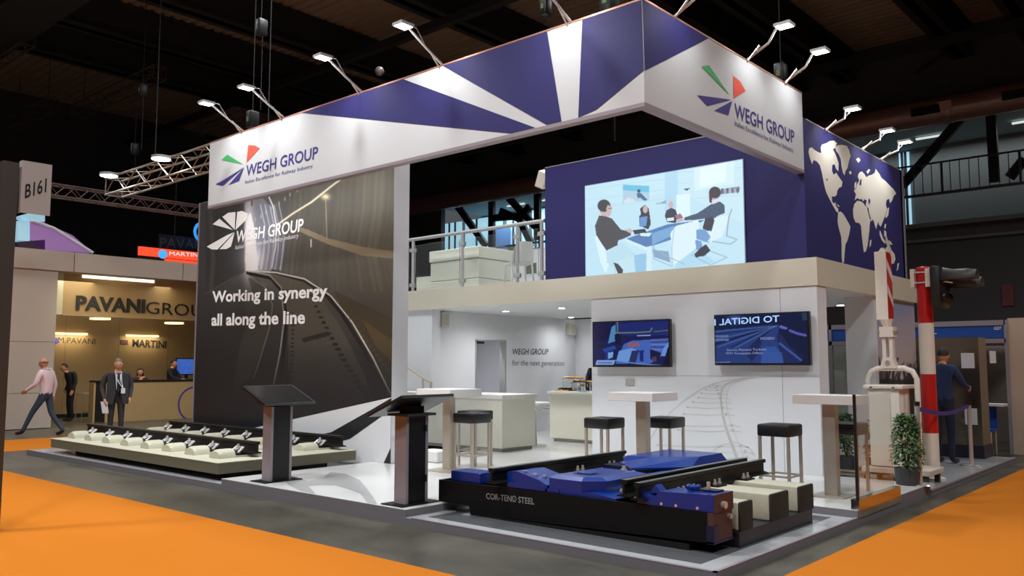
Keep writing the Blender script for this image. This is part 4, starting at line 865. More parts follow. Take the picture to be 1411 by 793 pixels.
# blue drive boxes
m = MB().bbox(-6.44, -6.02, 6.36, 6.62, .385, .49, .008); m.build('drive_box', bluepaint, tu, label='small blue box at the left end')
m = MB().prism([(-5.62, 6.33, .40), (-5.62, 6.33, .545), (-5.5, 6.33, .56), (-5.22, 6.33, .50), (-5.12, 6.33, .46), (-5.12, 6.33, .40)], (0, .42, 0)).build('sloped_cover', bluepaint, tu, label='blue sloped cover')
MB().box(-5.5, -5.44, 6.4, 6.44, .553, .56).box(-5.36, -5.32, 6.4, 6.44, .525, .545).box(-5.28, -5.24, 6.45, 6.49, .51, .53).build('cover_bolts', chrome, m)
MB().box(-5.14, -4.98, 6.33, 6.7, .40, .43).box(-5.14, -4.98, 6.4, 6.74, .43, .445).build('blue_plate', bluepaint, tu)
m = MB(); lo = [(-5.1, 6.34), (-4.72, 6.34), (-4.55, 6.5), (-4.55, 7.2), (-5.1, 7.2)]; hi = [(-5.07, 6.4), (-4.74, 6.4), (-4.62, 6.52), (-4.64, 7.1), (-5.05, 7.1)]
m.add([(x, y, .385) for x, y in lo] + [(x, y, .53) for x, y in lo] + [(x, y, .56) for x, y in hi], [tuple(range(5))[::-1], tuple(range(10, 15))] + [(r_ * 5 + i, r_ * 5 + (i + 1) % 5, (r_ + 1) * 5 + (i + 1) % 5, (r_ + 1) * 5 + i) for r_ in range(2) for i in range(5)])
m = m.build('motor_cover', bluepaint, tu, label='large blue motor cover')
MB().box(-4.98, -4.78, 6.55, 6.72, .5605, .564).build('recessed_lid', navy, m); MB().box(-4.95, -4.8, 6.58, 6.69, .564, .571).build('lid_plate', bluepaint, m)
MB().prism([(-4.72, 6.335, .39), (-4.35, 6.335, .39), (-4.35, 6.335, .41), (-4.6, 6.335, .44), (-4.72, 6.335, .43)], (0, .3, 0)).build('blue_wedge', bluepaint, tu)
MB().box(-4.75, -4.42, 6.9, 8.3, .46, .49).build('blue_tie_plate', bluepaint, tu); MB().box(-4.66, -4.52, 7.0, 7.35, .49, .493).build('polished_pad', chrome, tu)
for i, (x, y) in enumerate([(-4.9, 7.3), (-4.8, 7.32), (-5.3, 7.9), (-5.2, 8.0), (-5.1, 7.6)]):
    MB().cyl((x, y, .44), .035, .06, 8).cyl((x, y, .5), .02, .03, 8).build('fastener', steel, tu)
m = MB().box(-5.55, -4.9, 7.85, 8.1, .45, .49).box(-5.45, -5.2, 8.1, 8.4, .45, .52).tube([(-5.5, 8.2, .53), (-5.2, 8.25, .54)], .03, 8).build('linkage_block', navy, tu)
m = MB(); lo = [(-5.42, 7.98), (-4.62, 7.4), (-4.42, 7.95), (-4.62, 9.0), (-5.32, 9.0)]
m.prism([(-5.4, 7.95, .5), (-4.98, 7.55, .5), (-4.55, 8.1, .5), (-4.55, 8.95, .5), (-5.35, 8.95, .5)], (0, 0, .02))
m.add([(-5.38, 7.98, .52), (-4.98, 7.6, .52), (-4.58, 8.12, .52), (-4.58, 8.9, .52), (-5.34, 8.9, .52), (-5.36, 8.05, .585), (-5.0, 7.95, .6), (-4.62, 8.35, .6), (-4.62, 8.85, .6), (-5.3, 8.85, .6)],
      [(0, 1, 6, 5), (1, 2, 7, 6), (2, 3, 8, 7), (3, 4, 9, 8), (4, 0, 5, 9), (5, 6, 7, 8, 9), (4, 3, 2, 1, 0)])
m.build('rear_cover', bluepaint, tu, label='bright blue faceted rear cover'); MB().box(-5.3, -4.7, 8.2, 8.9, .2, .5).build('cover_stand', navy, tu)
# right hand lock box
m = MB().prism([(-4.1, 6.31, .405), (-4.1, 6.31, .5), (-4.04, 6.31, .5), (-3.93, 6.31, .47), (-3.88, 6.31, .525), (-3.37, 6.31, .545), (-3.37, 6.31, .405)], (0, .32, 0)).build('lock_box', bluepaint, tu, label='blue lock box at the right end')
MB().box(-3.372, -3.362, 6.31, 6.63, .40, .545).build('box_end', primer, m); MB().cyl((-3.365, 6.44, .455), .03, .035, 12, 'x').build('end_bolt', chrome, m)
for x in (-3.72, -3.52, -3.86): MB().cyl((x, 6.305, .425), .013, .012, 8, 'y').build('side_bolt', chrome, m)
q = MB()
for a_ in range(6): q.sphere((-3.66 + .045 * math.cos(a_), 6.5 + .05 * math.sin(a_), .565), .022, n=8, m=5)
q.cyl((-3.66, 6.5, .54), .06, .03, 10).build('hose_fitting', bluepaint, m, smooth=True); MB().cyl((-3.53, 6.52, .54), .016, .075, 10).build('stud', chrome, m); MB().box(-3.6, -3.42, 6.46, 6.58, .544, .556).build('stud_plate', navy, m)
MB().prism([(-4.0, 6.36, .5), (-3.88, 6.36, .5), (-3.95, 6.36, .57)], (0, .1, 0)).build('blue_gusset', bluepaint, tu)

# ---------------------------------------------------------------- people
def person(loc, rz, label, cols, J, scale=1.0, hair='short', extras=None, holds=None):
    """J: joint positions, metres, facing +Y.  One skinned body surface; regions coloured by material."""
    t = thing('person', label, 'person', loc, rz); t.scale = (scale,) * 3
    V, E, R, reg = [], [], [], []
    def add(p, r, parent, g): V.append(Vector(p)); R.append(r); reg.append(g); (E.append((parent, len(V) - 1)) if parent is not None else None); return len(V) - 1
    pel = add(J['pelvis'], .135, None, 'leg')
    wa = add(J.get('waist', Vector(J['pelvis']) + Vector((0, 0, .14))), .125, pel, 'top'); ch = add(J['chest'], .15, wa, 'top'); nk = add(J['neck'], .062, ch, 'top')
    hd0 = add(Vector(J['neck']) + (Vector(J['head']) - Vector(J['neck'])) * .55, .055, nk, 'skin')
    for s_ in ('L', 'R'):
        sx = -1 if s_ == 'L' else 1
        sh = add(J['sh' + s_], .075, ch, 'top'); el = add(J['el' + s_], .052, sh, 'top'); wr = add(J['wr' + s_], .034, el, 'sleeve')
        d = (Vector(J['wr' + s_]) - Vector(J['el' + s_])).normalized(); side = d.cross(Vector((1, 0, 0)));
        if side.length < .1: side = Vector((0, 1, 0))
        side.normalize(); curl = d.cross(side).normalized() * (.25 * sx)
        pm = add(Vector(J['wr' + s_]) + d * .06, .036, wr, 'skin')
        for k in range(4):
            b0 = Vector(J['wr' + s_]) + d * .085 + side * (.027 - .018 * k); f1 = add(b0, .012, pm, 'skin'); ln_ = (.07, .078, .072, .058)[k]
            f2_ = add(b0 + (d + curl * .6).normalized() * ln_ * .55, .0095, f1, 'skin'); add(b0 + (d + curl * 1.6).normalized() * ln_, .008, f2_, 'skin')
        th = add(Vector(J['wr' + s_]) + d * .04 + side * .04, .013, pm, 'skin'); add(Vector(J['wr' + s_]) + d * .085 + side * .058 + curl * .05, .009, th, 'skin')
        if 'hip' + s_ in J:
            hp = add(J['hip' + s_], .092, pel, 'leg'); kn = add(J['kn' + s_], .062, hp, 'leg'); an = add(J['an' + s_], .046, kn, 'leg')
            td = Vector(J['to' + s_]) - Vector(J['an' + s_]); bl = add(Vector(J['an' + s_]) + td * .15 - Vector((0, 0, .03)), .045, an, 'shoe'); add(Vector(J['an' + s_]) + td * .6 - Vector((0, 0, .02)), .042, bl, 'shoe'); add(Vector(J['to' + s_]), .034, len(V) - 1, 'shoe')
    me = bpy.data.meshes.new('body'); me.from_pydata([v[:] for v in V], E, []); ob = bpy.data.objects.new('body', me); SC.collection.objects.link(ob)
    sk = ob.modifiers.new('skin', 'SKIN'); sv = me.skin_vertices[0].data if me.skin_vertices else None
    for i, r in enumerate(R): sv[i].radius = (r * (1.25 if reg[i] == 'top' and i in (wa, ch) else 1), r * (.8 if i in (wa, ch, pel) else 1)); sv[i].use_root = (i == 0)
    ob.modifiers.new('sub', 'SUBSURF').levels = 2
    bpy.context.view_layer.update(); dg = bpy.context.evaluated_depsgraph_get(); nm = bpy.data.meshes.new_from_object(ob.evaluated_get(dg)); nm.name = 'body'
    bpy.data.objects.remove(ob); bpy.data.meshes.remove(me)
    # head as a shaped continuous form joined into the body
    bm = bmesh.new(); bm.from_mesh(nm); hc = Vector(J['head']) + Vector((0, 0, .0)); fy = J.get('face', 0.0)
    r_ = bmesh.ops.create_uvsphere(bm, u_segments=20, v_segments=14, radius=1); Rm = Matrix.Rotation(fy, 3, 'Z')
    for v in r_['verts']:
        x, y, z = v.co; X = x * .076 * (1 - .22 * max(0, -z)); Y = y * .095 * (1 - .1 * max(0, -z)); Z = z * .118
        if y > .5: Y += .022 * math.exp(-((x / .16) ** 2 + ((z + .12) / .2) ** 2)) - .008 * (math.exp(-(((x - .36) / .18) ** 2 + ((z - .06) / .12) ** 2)) + math.exp(-(((x + .36) / .18) ** 2 + ((z - .06) / .12) ** 2))) + .006 * math.exp(-((x / .3) ** 2 + ((z + .5) / .08) ** 2)) + .008 * math.exp(-((x / .3) ** 2 + ((z + .82) / .14) ** 2))
        if abs(x) > .85 and abs(z) < .35 and abs(y) < .4: X *= 1.13
        v.co = hc + Rm @ Vector((X, Y, Z))
    bm.to_mesh(nm); bm.free()
    mats_ = [mat('skin_' + cols.get('skin_name', 'light'), cols.get('skin', (205, 150, 122)), .55), cols['top'], cols['leg'], cols['shoe']]
    for mm in mats_: nm.materials.append(mm)
    key = {'skin': 0, 'top': 1, 'sleeve': 1 if cols.get('long', True) else 0, 'leg': 2, 'shoe': 3}
    segs = [(V[a], V[b], key[reg[b]]) for a, b in E]
    for pgn in nm.polygons:
        c = Vector(pgn.center); best = None
        if (c - hc).length < .13 and c.z > hc.z - .115: pgn.material_index = 0; pgn.use_smooth = True; continue
        for a, b, k in segs:
            ab = b - a; tt = max(0, min(1, (c - a).dot(ab) / max(1e-9, ab.length_squared))); d = (a + ab * tt - c).length
            if best is None or d < best[0]: best = (d, k, a, b)
        tr = best[2] is V[pel] or best[3] is V[pel] or (best[2] is V[wa])
        pgn.material_index = (2 if c.z < V[pel].z + .02 else 1) if tr else best[1]; pgn.use_smooth = True
    b_ = bpy.data.objects.new('body', nm); SC.collection.objects.link(b_); b_.parent = t
    # eyes, mouth, hair
    q = MB()
    for sx in (-1, 1): e_ = hc + Rm @ Vector((sx * .029, .083, .008)); q.sphere(e_, .011, .008, .007, 8, 5)
    q.build('eyes', mat('dark_eye', (40, 30, 28), .3), t, local=True); mth = hc + Rm @ Vector((0, .089, -.062)); MB().sphere(mth, .022, .008, .006, 8, 5).build('mouth', mat('lips', (160, 88, 80), .5), t, local=True)
    hm = cols.get('hair', hairdark)
    if hair != 'bald':
        bm = bmesh.new(); r_ = bmesh.ops.create_uvsphere(bm, u_segments=20, v_segments=12, radius=1); rm_ = [v for v in bm.verts if v.co.z < (-.15 if hair == 'short' else -.75) or (v.co.y > .45 and v.co.z < .48)]
        bmesh.ops.delete(bm, geom=rm_, context='VERTS')
        for v in bm.verts:
            x, y, z = v.co; L_ = .135 if hair == 'short' else .15
            v.co = hc + Rm @ Vector((x * (.086 if hair == 'short' else .098), y * .104 - .006, z * (.128 if z > 0 else (.12 if hair == 'short' else .22)) + .006))
        me2 = bpy.data.meshes.new('hair'); bm.to_mesh(me2); bm.free(); me2.materials.append(hm); me2.polygons.foreach_set('use_smooth', [True] * len(me2.polygons)); h_ = bpy.data.objects.new('hair', me2); SC.collection.objects.link(h_); h_.parent = t
    else:
        MB().tube([hc + Rm @ Vector((.08, .02, .02)), hc + Rm @ Vector((.07, -.06, .03)), hc + Rm @ Vector((0, -.1, .02)), hc + Rm @ Vector((-.07, -.06, .03)), hc + Rm @ Vector((-.08, .02, .02))], .022, 8).build('hair', hm, t, local=True, smooth=True)
    if extras: extras(t, J)
    return t
STAND = dict(pelvis=(0, 0, .95), chest=(0, .01, 1.30), neck=(0, 0, 1.48), head=(0, .02, 1.635), shL=(-.19, 0, 1.42), shR=(.19, 0, 1.42), elL=(-.25, -.03, 1.14), elR=(.25, -.03, 1.14), wrL=(-.26, .06, .9), wrR=(.26, .06, .9),
             hipL=(-.09, 0, .9), hipR=(.09, 0, .9), knL=(-.1, .02, .5), knR=(.1, .02, .5), anL=(-.11, -.02, .09), anR=(.11, -.02, .09), toL=(-.12, .16, .035), toR=(.12, .16, .035))
def J_(**k): d = dict(STAND); d.update(k); return d
pinkshirt = mat('pale_pink_shirt', (222, 198, 204), .8); jeans = mat('blue_jeans', (52, 66, 84), .85); shoe_m = mat('dark_shoe', (38, 26, 22), .5)
suit = mat('dark_suit_cloth', (52, 48, 50), .8); shirt = mat('white_shirt', (216, 218, 224), .7); blackc = mat('black_cloth', (24, 24, 28), .85); bluesuit = mat('navy_suit_cloth', (38, 52, 92), .8)
def ex_walk(t, J):
    MB().tube([(-.07, .1, 1.42), (-.05, .14, 1.2), (-.02, .13, 1.08)], .008, 6).build('lanyard', blackc, t, local=True); MB().tube([(.055, .06, 1.5), (0, .085, 1.47), (-.055, .06, 1.5), (-.05, -.06, 1.5), (.05, -.06, 1.5), (.055, .06, 1.5)], .016, 6).build('collar', shirt, t, local=True)
ang = math.atan2(.66, -.75 * -1)
rzw = math.atan2(-(-.751), -.66)   # facing left across the picture
person(tuple(P(61, 600, 'z', 0)), math.atan2(.751, -.66), 'bald man in a pale pink shirt and jeans walking left on the orange strip',
       dict(top=pinkshirt, leg=jeans, shoe=shoe_m, skin=(186, 128, 102), skin_name='warm', hair=mat('grey_stubble', (140, 96, 80), .8)),
       J_(pelvis=(0, 0, .93), chest=(0, .04, 1.29), neck=(0, .05, 1.47), head=(0, .1, 1.62), knL=(-.1, .24, .53), anL=(-.1, .43, .12), toL=(-.11, .6, .06), knR=(.1, -.08, .49), anR=(.1, -.36, .12), toR=(.11, -.2, .035),
          elL=(-.24, .12, 1.15), wrL=(-.2, .34, 1.02), elR=(.25, -.06, 1.14), wrR=(.25, -.02, .88), shL=(-.18, .05, 1.41), shR=(.18, 0, 1.41)), 1.0, 'bald', ex_walk)
def ex_suit(t, J):
    MB().prism([(-.06, .138, 1.42), (.06, .138, 1.42), (.035, .165, 1.1), (-.02, .165, 1.1)], (0, .012, 0)).build('shirt_front', shirt, t, local=True)
    MB().prism([(-.022, .155, 1.42), (.022, .155, 1.42), (.032, .182, 1.08), (0, .185, 1.02), (-.03, .182, 1.08)], (0, .008, 0)).build('tie', blackc, t, local=True)
    MB().tube([(-.06, .1, 1.47), (-.06, .18, 1.25), (-.09, .2, 1.12)], .009, 6).tube([(.06, .1, 1.47), (0, .19, 1.25), (-.09, .2, 1.12)], .009, 6).build('lanyard', shirt, t, local=True)
    MB().box(-.13, -.05, .195, .205, 1.02, 1.13).build('badge', shirt, t, local=True)
    MB().prism([(.2, .1, 1.43), (.1, .13, 1.44), (.05, .185, 1.05), (.1, .18, .8), (.22, .1, .8)], (0, .02, 0)).prism([(-.2, .1, 1.43), (-.1, .13, 1.44), (-.05, .185, 1.05), (-.1, .18, .8), (-.22, .1, .8)], (0, .02, 0)).build('jacket_front', suit, t, local=True)
    MB().prism([(.2, .2, .86), (.32, .14, .86), (.28, .16, .62), (.17, .22, .62)], (0, .012, 0)).build('folder', shirt, t, local=True)
q = D(160, 560, 17.4); camyaw = lambda p: math.atan2(-(CAM.x - p.x), (CAM.y - p.y))
person((q.x, q.y, 0), camyaw(q) + .15, 'grey-haired man in a dark suit and tie with a white lanyard beside the track display', dict(top=suit, leg=suit, shoe=shoe_m, hair=mat('grey_hair', (110, 98, 88), .8), skin=(200, 140, 112), skin_name='mid'),
       J_(head=(0, .07, 1.615), neck=(0, .02, 1.47), shL=(-.21, 0, 1.42), shR=(.21, 0, 1.42), elL=(-.28, .0, 1.14), elR=(.29, 0, 1.14), wrL=(-.24, .12, .92), wrR=(.25, .16, .9)), .985, 'short', ex_suit)
XC = -24.0
q = P(193, 520, 'x', XC - .75); person((q.x, q.y, 0), camyaw(q), 'dark-haired woman in black sitting behind the oak reception desk', dict(top=blackc, leg=blackc, shoe=blackc, skin_name='mid', skin=(200, 140, 112)),
       J_(pelvis=(0, 0, .75), chest=(0, .05, 1.03), neck=(0, .06, 1.2), head=(0, .1, 1.36), shL=(-.17, .05, 1.14), shR=(.17, .05, 1.14), elL=(-.27, .12, 1.02), elR=(.22, .14, 1.0), wrL=(-.1, .26, 1.1), wrR=(.0, .24, 1.16), hipL=(-.09, 0, .72), hipR=(.09, 0, .72), knL=(-.1, .02, .42)), 1.0, 'long')
q = P(237, 520, 'x', XC - .85); person((q.x, q.y, 0), camyaw(q) + 1.1, 'bearded man in black behind the oak reception desk reaching left', dict(top=blackc, leg=blackc, shoe=blackc, skin_name='mid', skin=(170, 110, 84)),
       J_(elR=(.24, .14, 1.18), wrR=(.2, .4, 1.14), elL=(-.24, .14, 1.18), wrL=(-.18, .36, 1.12), head=(0, .05, 1.62)), 1.0, 'short')
q = P(87, 600, 'z', 0) + Vector((-1.6, 1.1, 0)); q = P(96, 575, 'x', -25.4); person((q.x, q.y, 0), camyaw(q) - 1.2, 'person in black leaning in the neighbouring stand behind the walking man', dict(top=blackc, leg=blackc, shoe=blackc, skin_name='mid', skin=(200, 140, 112)),
       J_(chest=(0, .1, 1.28), neck=(0, .16, 1.42), head=(0, .22, 1.56)), .96, 'short')
q = P(268, 560, 'x', -21.6); person((q.x, q.y + .25, 0), camyaw(q) + .9, 'seated person in black and red half hidden by the edge of the graphic wall', dict(top=blackc, leg=mat('red_cloth', (150, 50, 48), .8), shoe=blackc, skin_name='mid', skin=(200, 140, 112)),
       J_(pelvis=(0, 0, .5), chest=(0, .08, .9), neck=(0, .1, 1.05), head=(0, .14, 1.2), shL=(-.18, .08, 1.0), shR=(.18, .08, 1.0), elL=(-.24, .12, .75), elR=(.24, .12, .75), wrL=(-.15, .3, .62), wrR=(.15, .3, .62), hipL=(-.09, .05, .48), hipR=(.09, .05, .48), knL=(-.12, .42, .48), knR=(.12, .42, .48), anL=(-.12, .42, .1), anR=(.12, .42, .1), toL=(-.12, .58, .035), toR=(.12, .58, .035)), 1.0, 'short')
q = P(824, 560, 'y', 13.9); person((q.x, q.y, ZH), camyaw(q) + .5, 'person in black behind the buffet, mostly hidden by the front wall', dict(top=blackc, leg=blackc, shoe=blackc, skin_name='mid', skin=(200, 140, 112)), J_(elL=(-.3, .02, 1.2), wrL=(-.2, .2, 1.22)), .93, 'short',
       lambda t, J: MB().tube([(-.16, .05, 1.42), (-.26, .06, 1.44), (-.38, .08, 1.4), (-.4, .1, 1.32), (-.3, .1, 1.28), (-.2, .08, 1.3)], .012, 6, closed=True).build('coiled_strap', blackc, t, local=True))
q = P(1303, 637, 'z', ZL + .004); person((q.x, q.y, ZL + .006), math.radians(-14), 'man in a navy suit seen from behind, standing at the steel cabinet', dict(top=bluesuit, leg=mat('navy_trousers', (26, 30, 54), .8), shoe=shoe_m, skin_name='mid', skin=(200, 140, 112)),
       J_(elR=(.27, .1, 1.18), wrR=(.24, .3, 1.14), elL=(-.25, .04, 1.15), wrL=(-.2, .26, 1.1), head=(0, .08, 1.62), neck=(0, .03, 1.48)), 1.02, 'short')

# ---------------------------------------------------------------- barrier machine, signal post, plants, rope posts
zf = ZL + .012
bar = thing('barrier_machine', 'white barrier drive cabinet with raised red and white boom', 'machine', (-3.75, 11.9, ZL + .004))
Y_ = 11.75; X_ = P(1226, 600, 'y', Y_).x
MB().bbox(X_ - .2, X_ + .2, Y_ - .2, Y_ + .24, .28, 1.28, .02).build('cabinet', offwhite, bar, smooth=True)
MB().bbox(X_ - .24, X_ + .26, Y_ - .24, Y_ + .28, 1.28, 1.33, .012).build('cabinet_lid', offwhite, bar)
for dx in (-.14, .14): MB().cyl((X_ + dx, Y_ - .24, 1.29), .02, .012, 10, 'y').build('lock', steel, bar)
m = MB().bbox(X_ - .3, X_ + .55, Y_ - .26, Y_ + .36, .2, .27, .01).build('base_tray', mat('pinkish_base', (200, 188, 176), .6), bar)
for a_ in (-.25, .48):
    for b_ in (-.2, .3): MB().box(X_ + a_ - .03, X_ + a_ + .03, Y_ + b_ - .03, Y_ + b_ + .03, ZL + .005, .2).build('foot', darkgrey, bar)
A_, B_ = P(1195, 525, 'y', Y_ + .02), P(1263, 525, 'y', Y_ + .02); zt = P(1230, 507, 'y', Y_).z
x0, x1 = A_.x, B_.x
MB().tube([(x0, Y_ + .04, 1.2), (x0, Y_ + .04, zt - .14), (x0 + .05, Y_ + .04, zt - .04), (x0 + .15, Y_ + .04, zt), (x1 - .15, Y_ + .04, zt), (x1 - .05, Y_ + .04, zt - .04), (x1, Y_ + .04, zt - .14), (x1 + .0, Y_ + .04, .9), (x1 + .0, Y_ + .04, .27)], .036, 12).build('tube_frame', offwhite, bar, smooth=True)
xm = P(1225, 507, 'y', Y_).x
z_ = lambda py: P(1224, py, 'y', Y_).z; x_ = lambda px, py: P(px, py, 'y', Y_).x
MB().prism([(xm - .1, Y_ - .05, zt), (xm + .1, Y_ - .05, zt), (xm + .06, Y_ - .05, z_(492)), (xm - .06, Y_ - .05, z_(492))], (0, .14, 0)).build('pivot_bracket', offwhite, bar)
MB().cyl((xm, Y_ - .07, z_(499)), .028, .02, 12, 'y').build('pivot_bolt', steel, bar)
for dx in (-.045, .045): MB().box(xm + dx - .022, xm + dx + .022, Y_ - .03, Y_ + .06, z_(495), z_(462)).build('boom_arm', offwhite, bar)
MB().box(xm - .09, xm + .09, Y_ - .06, Y_ + .09, z_(464), z_(450)).build('boom_clamp', offwhite, bar)
for dx in (-.1, .1): MB().cyl((xm + dx, Y_ - .07, z_(457)), .02, .16, 8, 'y').build('clamp_bolt', steel, bar)
MB().tube([(xm, Y_, z_(450)), (xm - .01, Y_, z_(440))], [.05, .085], 12).build('boom_collar', offwhite, bar)
zb0, zb1 = z_(440), z_(346)
bo = MB().box(xm - .115, xm + .035, Y_ - .06, Y_ + .16, zb0, zb1).build('boom', offwhite, bar)
m = MB().poly([(xm + .037, Y_ - .058, zb0 + .01), (xm + .037, Y_ + .158, zb0 + .01), (xm + .037, Y_ + .158, zb1 - .01), (xm + .037, Y_ - .058, zb1 - .01)])
for k_ in range(3):
    a = zb0 + .16 + k_ * .34; MB().poly([(xm + .039, Y_ - .06, a + .2), (xm + .039, Y_ + .16, a), (xm + .039, Y_ + .16, a + .12), (xm + .039, Y_ - .06, a + .32)]).build('white_band', offwhite, bo)
m.build('red_band', red, bo); MB().tube([(xm - .04, Y_ + .05, zb1), (xm - .04, Y_ + .05, zb1 + .06)], [.06, .02], 10).build('boom_tip', offwhite, bo)

sp = thing('signal_post', 'red and white banded post carrying black railway signal lamps', 'signal', (-3.42, 12.45, ZL + .004))
bX, bY = -3.36, 12.35; zt = P(1270, 370, 'y', bY).z; zs = [ZL + .006, P(1284, 596, 'y', bY).z, P(1281, 515, 'y', bY).z, P(1275, 445, 'y', bY).z, zt]
r_ = .097
for i in range(4):
    MB().cyl((bX, bY, zs[i]), r_, zs[i + 1] - zs[i], 24).build('red_band' if i in (1, 3) else 'white_band', red if i in (1, 3) else offwhite, sp, smooth=True)
MB().sphere((bX, bY, zt), r_, r_, .03, 20, 8).build('post_cap', red, sp, smooth=True)
MB().cyl((bX, bY, ZL + .005), .16, .02, 20).build('post_flange', offwhite, sp)
zh = zt - .13
for z in (zh - .07, zh + .07): MB().tube([(bX - .15, bY - .11, z), (bX + .12, bY - .11, z)], .012, 8).tube([(bX - .15, bY + .11, z), (bX + .12, bY + .11, z)], .012, 8).build('clamp_rod', chrome, sp)
MB().box(bX - .14, bX - .09, bY - .13, bY + .13, zh - .13, zh + .12).box(bX + .05, bX + .13, bY - .13, bY + .13, zh - .13, zh + .12).build('clamp_plate', offwhite, sp)
for z in (zh - .1, zh + .06, zh): MB().tube([(bX + .13, bY - .05, z), (bX + .22, bY - .02, z + .05), (bX + .36, bY, z + .02)], .02, 8).build('bracket_arm', chrome, sp, smooth=True)
def hood(cx, cy, cz, ln_, r):
    q = MB(); n = 14; vs = []
    for k, (d, sc) in enumerate([(0, 1), (ln_ * .7, .96), (ln_, .86)]):
        for i in range(n + 1):
            a = math.radians(-20 + 220 * i / n); vs.append((cx + d, cy + r * sc * math.cos(a), cz + r * sc * math.sin(a) * (1 if k < 2 else .9)))
    q.add(vs, [(k * (n + 1) + i, k * (n + 1) + i + 1, (k + 1) * (n + 1) + i + 1, (k + 1) * (n + 1) + i) for k in range(2) for i in range(n)]); return q
hx = bX + .12
MB().bbox(hx, hx + .13, bY - .2, bY + .28, zh - .42, zh + .14, .03).build('signal_housing', mat('signal_black', (26, 26, 28), .45), sp, smooth=True)
for dy, dz_ in [(-.06, -.02), (.2, -.1)]:
    h = hood(hx + .13, bY + dy, zh + dz_, .42, .115).build('lamp_hood', mat('signal_grey', (70, 70, 72), .5), sp, smooth=True)
    sm = h.modifiers.new('thickness', 'SOLIDIFY'); sm.thickness = .006
    MB().cyl((hx + .13, bY + dy, zh + dz_), .09, .012, 18, 'x').build('lamp_lens', mat('dark_lens', (40, 20, 22), .1), sp)
for dy in (-.1, 0, .1, .2): MB().sphere((hx + .14, bY + dy, zh - .28), .05, .045, .07, 10, 6).build('lamp_unit', black, sp, smooth=True)

def plant(x, y, z, h, r, lab, n, seed, flowers=False):
    rg = random.Random(seed); t = thing('potted_plant', lab, 'plant', (x, y, z), group='green pot plants')
    MB().tube([(0, 0, 0), (0, 0, .2)], [.13, .15], 16).build('pot', mat('dark_planter', (58, 58, 62), .6), t, local=True); MB().cyl((0, 0, .17), .13, .01, 14).build('soil', mat('soil', (50, 38, 28), .9), t, local=True)
    for k in range(5):
        a = k * 1.3; MB().tube([(0, 0, .17), (.05 * math.cos(a), .05 * math.sin(a), h * .5), (.11 * math.cos(a), .11 * math.sin(a), h * .92)], [.008, .006, .003], 5).build('stem', mat('stem_green', (70, 80, 44), .7), t, local=True)
    lf = MB()
    for i in range(n):
        zz = .2 + (h - .2) * rg.random() ** .8; rr = r * (.35 + .65 * math.sin(math.pi * min(1, (zz / h) * .85 + .1))) * rg.random() ** .5; a = rg.random() * 6.28
        c = Vector((rr * math.cos(a), rr * math.sin(a), zz)); d = Vector((math.cos(a + rg.uniform(-1, 1)), math.sin(a + rg.uniform(-1, 1)), rg.uniform(-.7, .5))).normalized(); w = d.cross(Vector((0, 0, 1))).normalized() * rg.uniform(.012, .02); L_ = rg.uniform(.05, .085)
        dr = Vector((0, 0, -.012)); lf.cur = 1 if rg.random() < .35 else 0
        lf.add([c[:], (c + d * L_ * .5 + w)[:], (c + d * L_ + dr)[:], (c + d * L_ * .5 - w)[:], (c + d * L_ * .5 + Vector((0, 0, .006)))[:]], [(0, 1, 4), (1, 2, 4), (2, 3, 4), (3, 0, 4)])
    o = lf.build('foliage', [mat('leaf_green', (70, 104, 48), .55), mat('leaf_dark', (40, 66, 34), .55)], t, local=True); o['kind'] = 'stuff'
    if flowers:
        q = MB()
        for i in range(60): a = rg.random() * 6.28; rr = r * rg.random(); q.sphere((rr * math.cos(a), rr * math.sin(a), h * rg.uniform(.7, 1)), .012, n=5, m=4)
        o = q.build('blossoms', mat('white_blossom', (215, 215, 205), .6), t, local=True); o['kind'] = 'stuff'
c = P(1250, 640, 'y', 10.98); plant(c.x, c.y, ZH, .84, .17, 'leafy green plant in a dark planter right of the glass screen', 1100, 3)
c = P(1212, 652, 'z', ZH); plant(c.x, c.y, ZH, .74, .17, 'white flowering plant seen through the glass screen', 700, 5, True)
c = P(1167, 648, 'z', ZH); plant(c.x, c.y, ZH, .78, .12, 'narrow green plant between the right high table post and the glass edge', 600, 8)
rib = mat('purple_belt', (62, 44, 130), .7)
def rope_post(px, lab, z, hh):
    c = P(*px, 'z', z); t = thing('barrier_post', lab, 'post', (c.x, c.y, z), group='chrome belt posts')
    MB().tube([(0, 0, 0), (0, 0, .012), (0, 0, .02)], [.17, .16, .03], 28).build('foot', chrome, t, local=True, smooth=True); MB().cyl((0, 0, .015), .03, hh, 16).build('tube', chrome, t, local=True, smooth=True); MB().cyl((0, 0, .015 + hh), .034, .05, 16).build('belt_head', black, t, local=True)
    return c
ca = rope_post((1268, 667), 'chrome belt post standing before the red and white signal post', ZH, .93); cb = rope_post((1339, 640), 'chrome belt post with round foot before the steel cabinet', ZL + .01, .88)
m = MB(); n_ = 10; vs = []
for i in range(n_ + 1):
    k = i / n_; q = ca.lerp(cb, k); zz = (1.02 * (1 - k) + .93 * k) - .09 * math.sin(math.pi * k) + ZL; vs += [(q.x, q.y, zz), (q.x, q.y, zz - .055)]
m.add(vs, [(2 * i, 2 * i + 1, 2 * i + 3, 2 * i + 2) for i in range(n_)]); o = m.build('barrier_belt', rib); sm = o.modifiers.new('thickness', 'SOLIDIFY'); sm.thickness = .003
tag(o, 'purple belt sagging between the two chrome posts', 'belt')

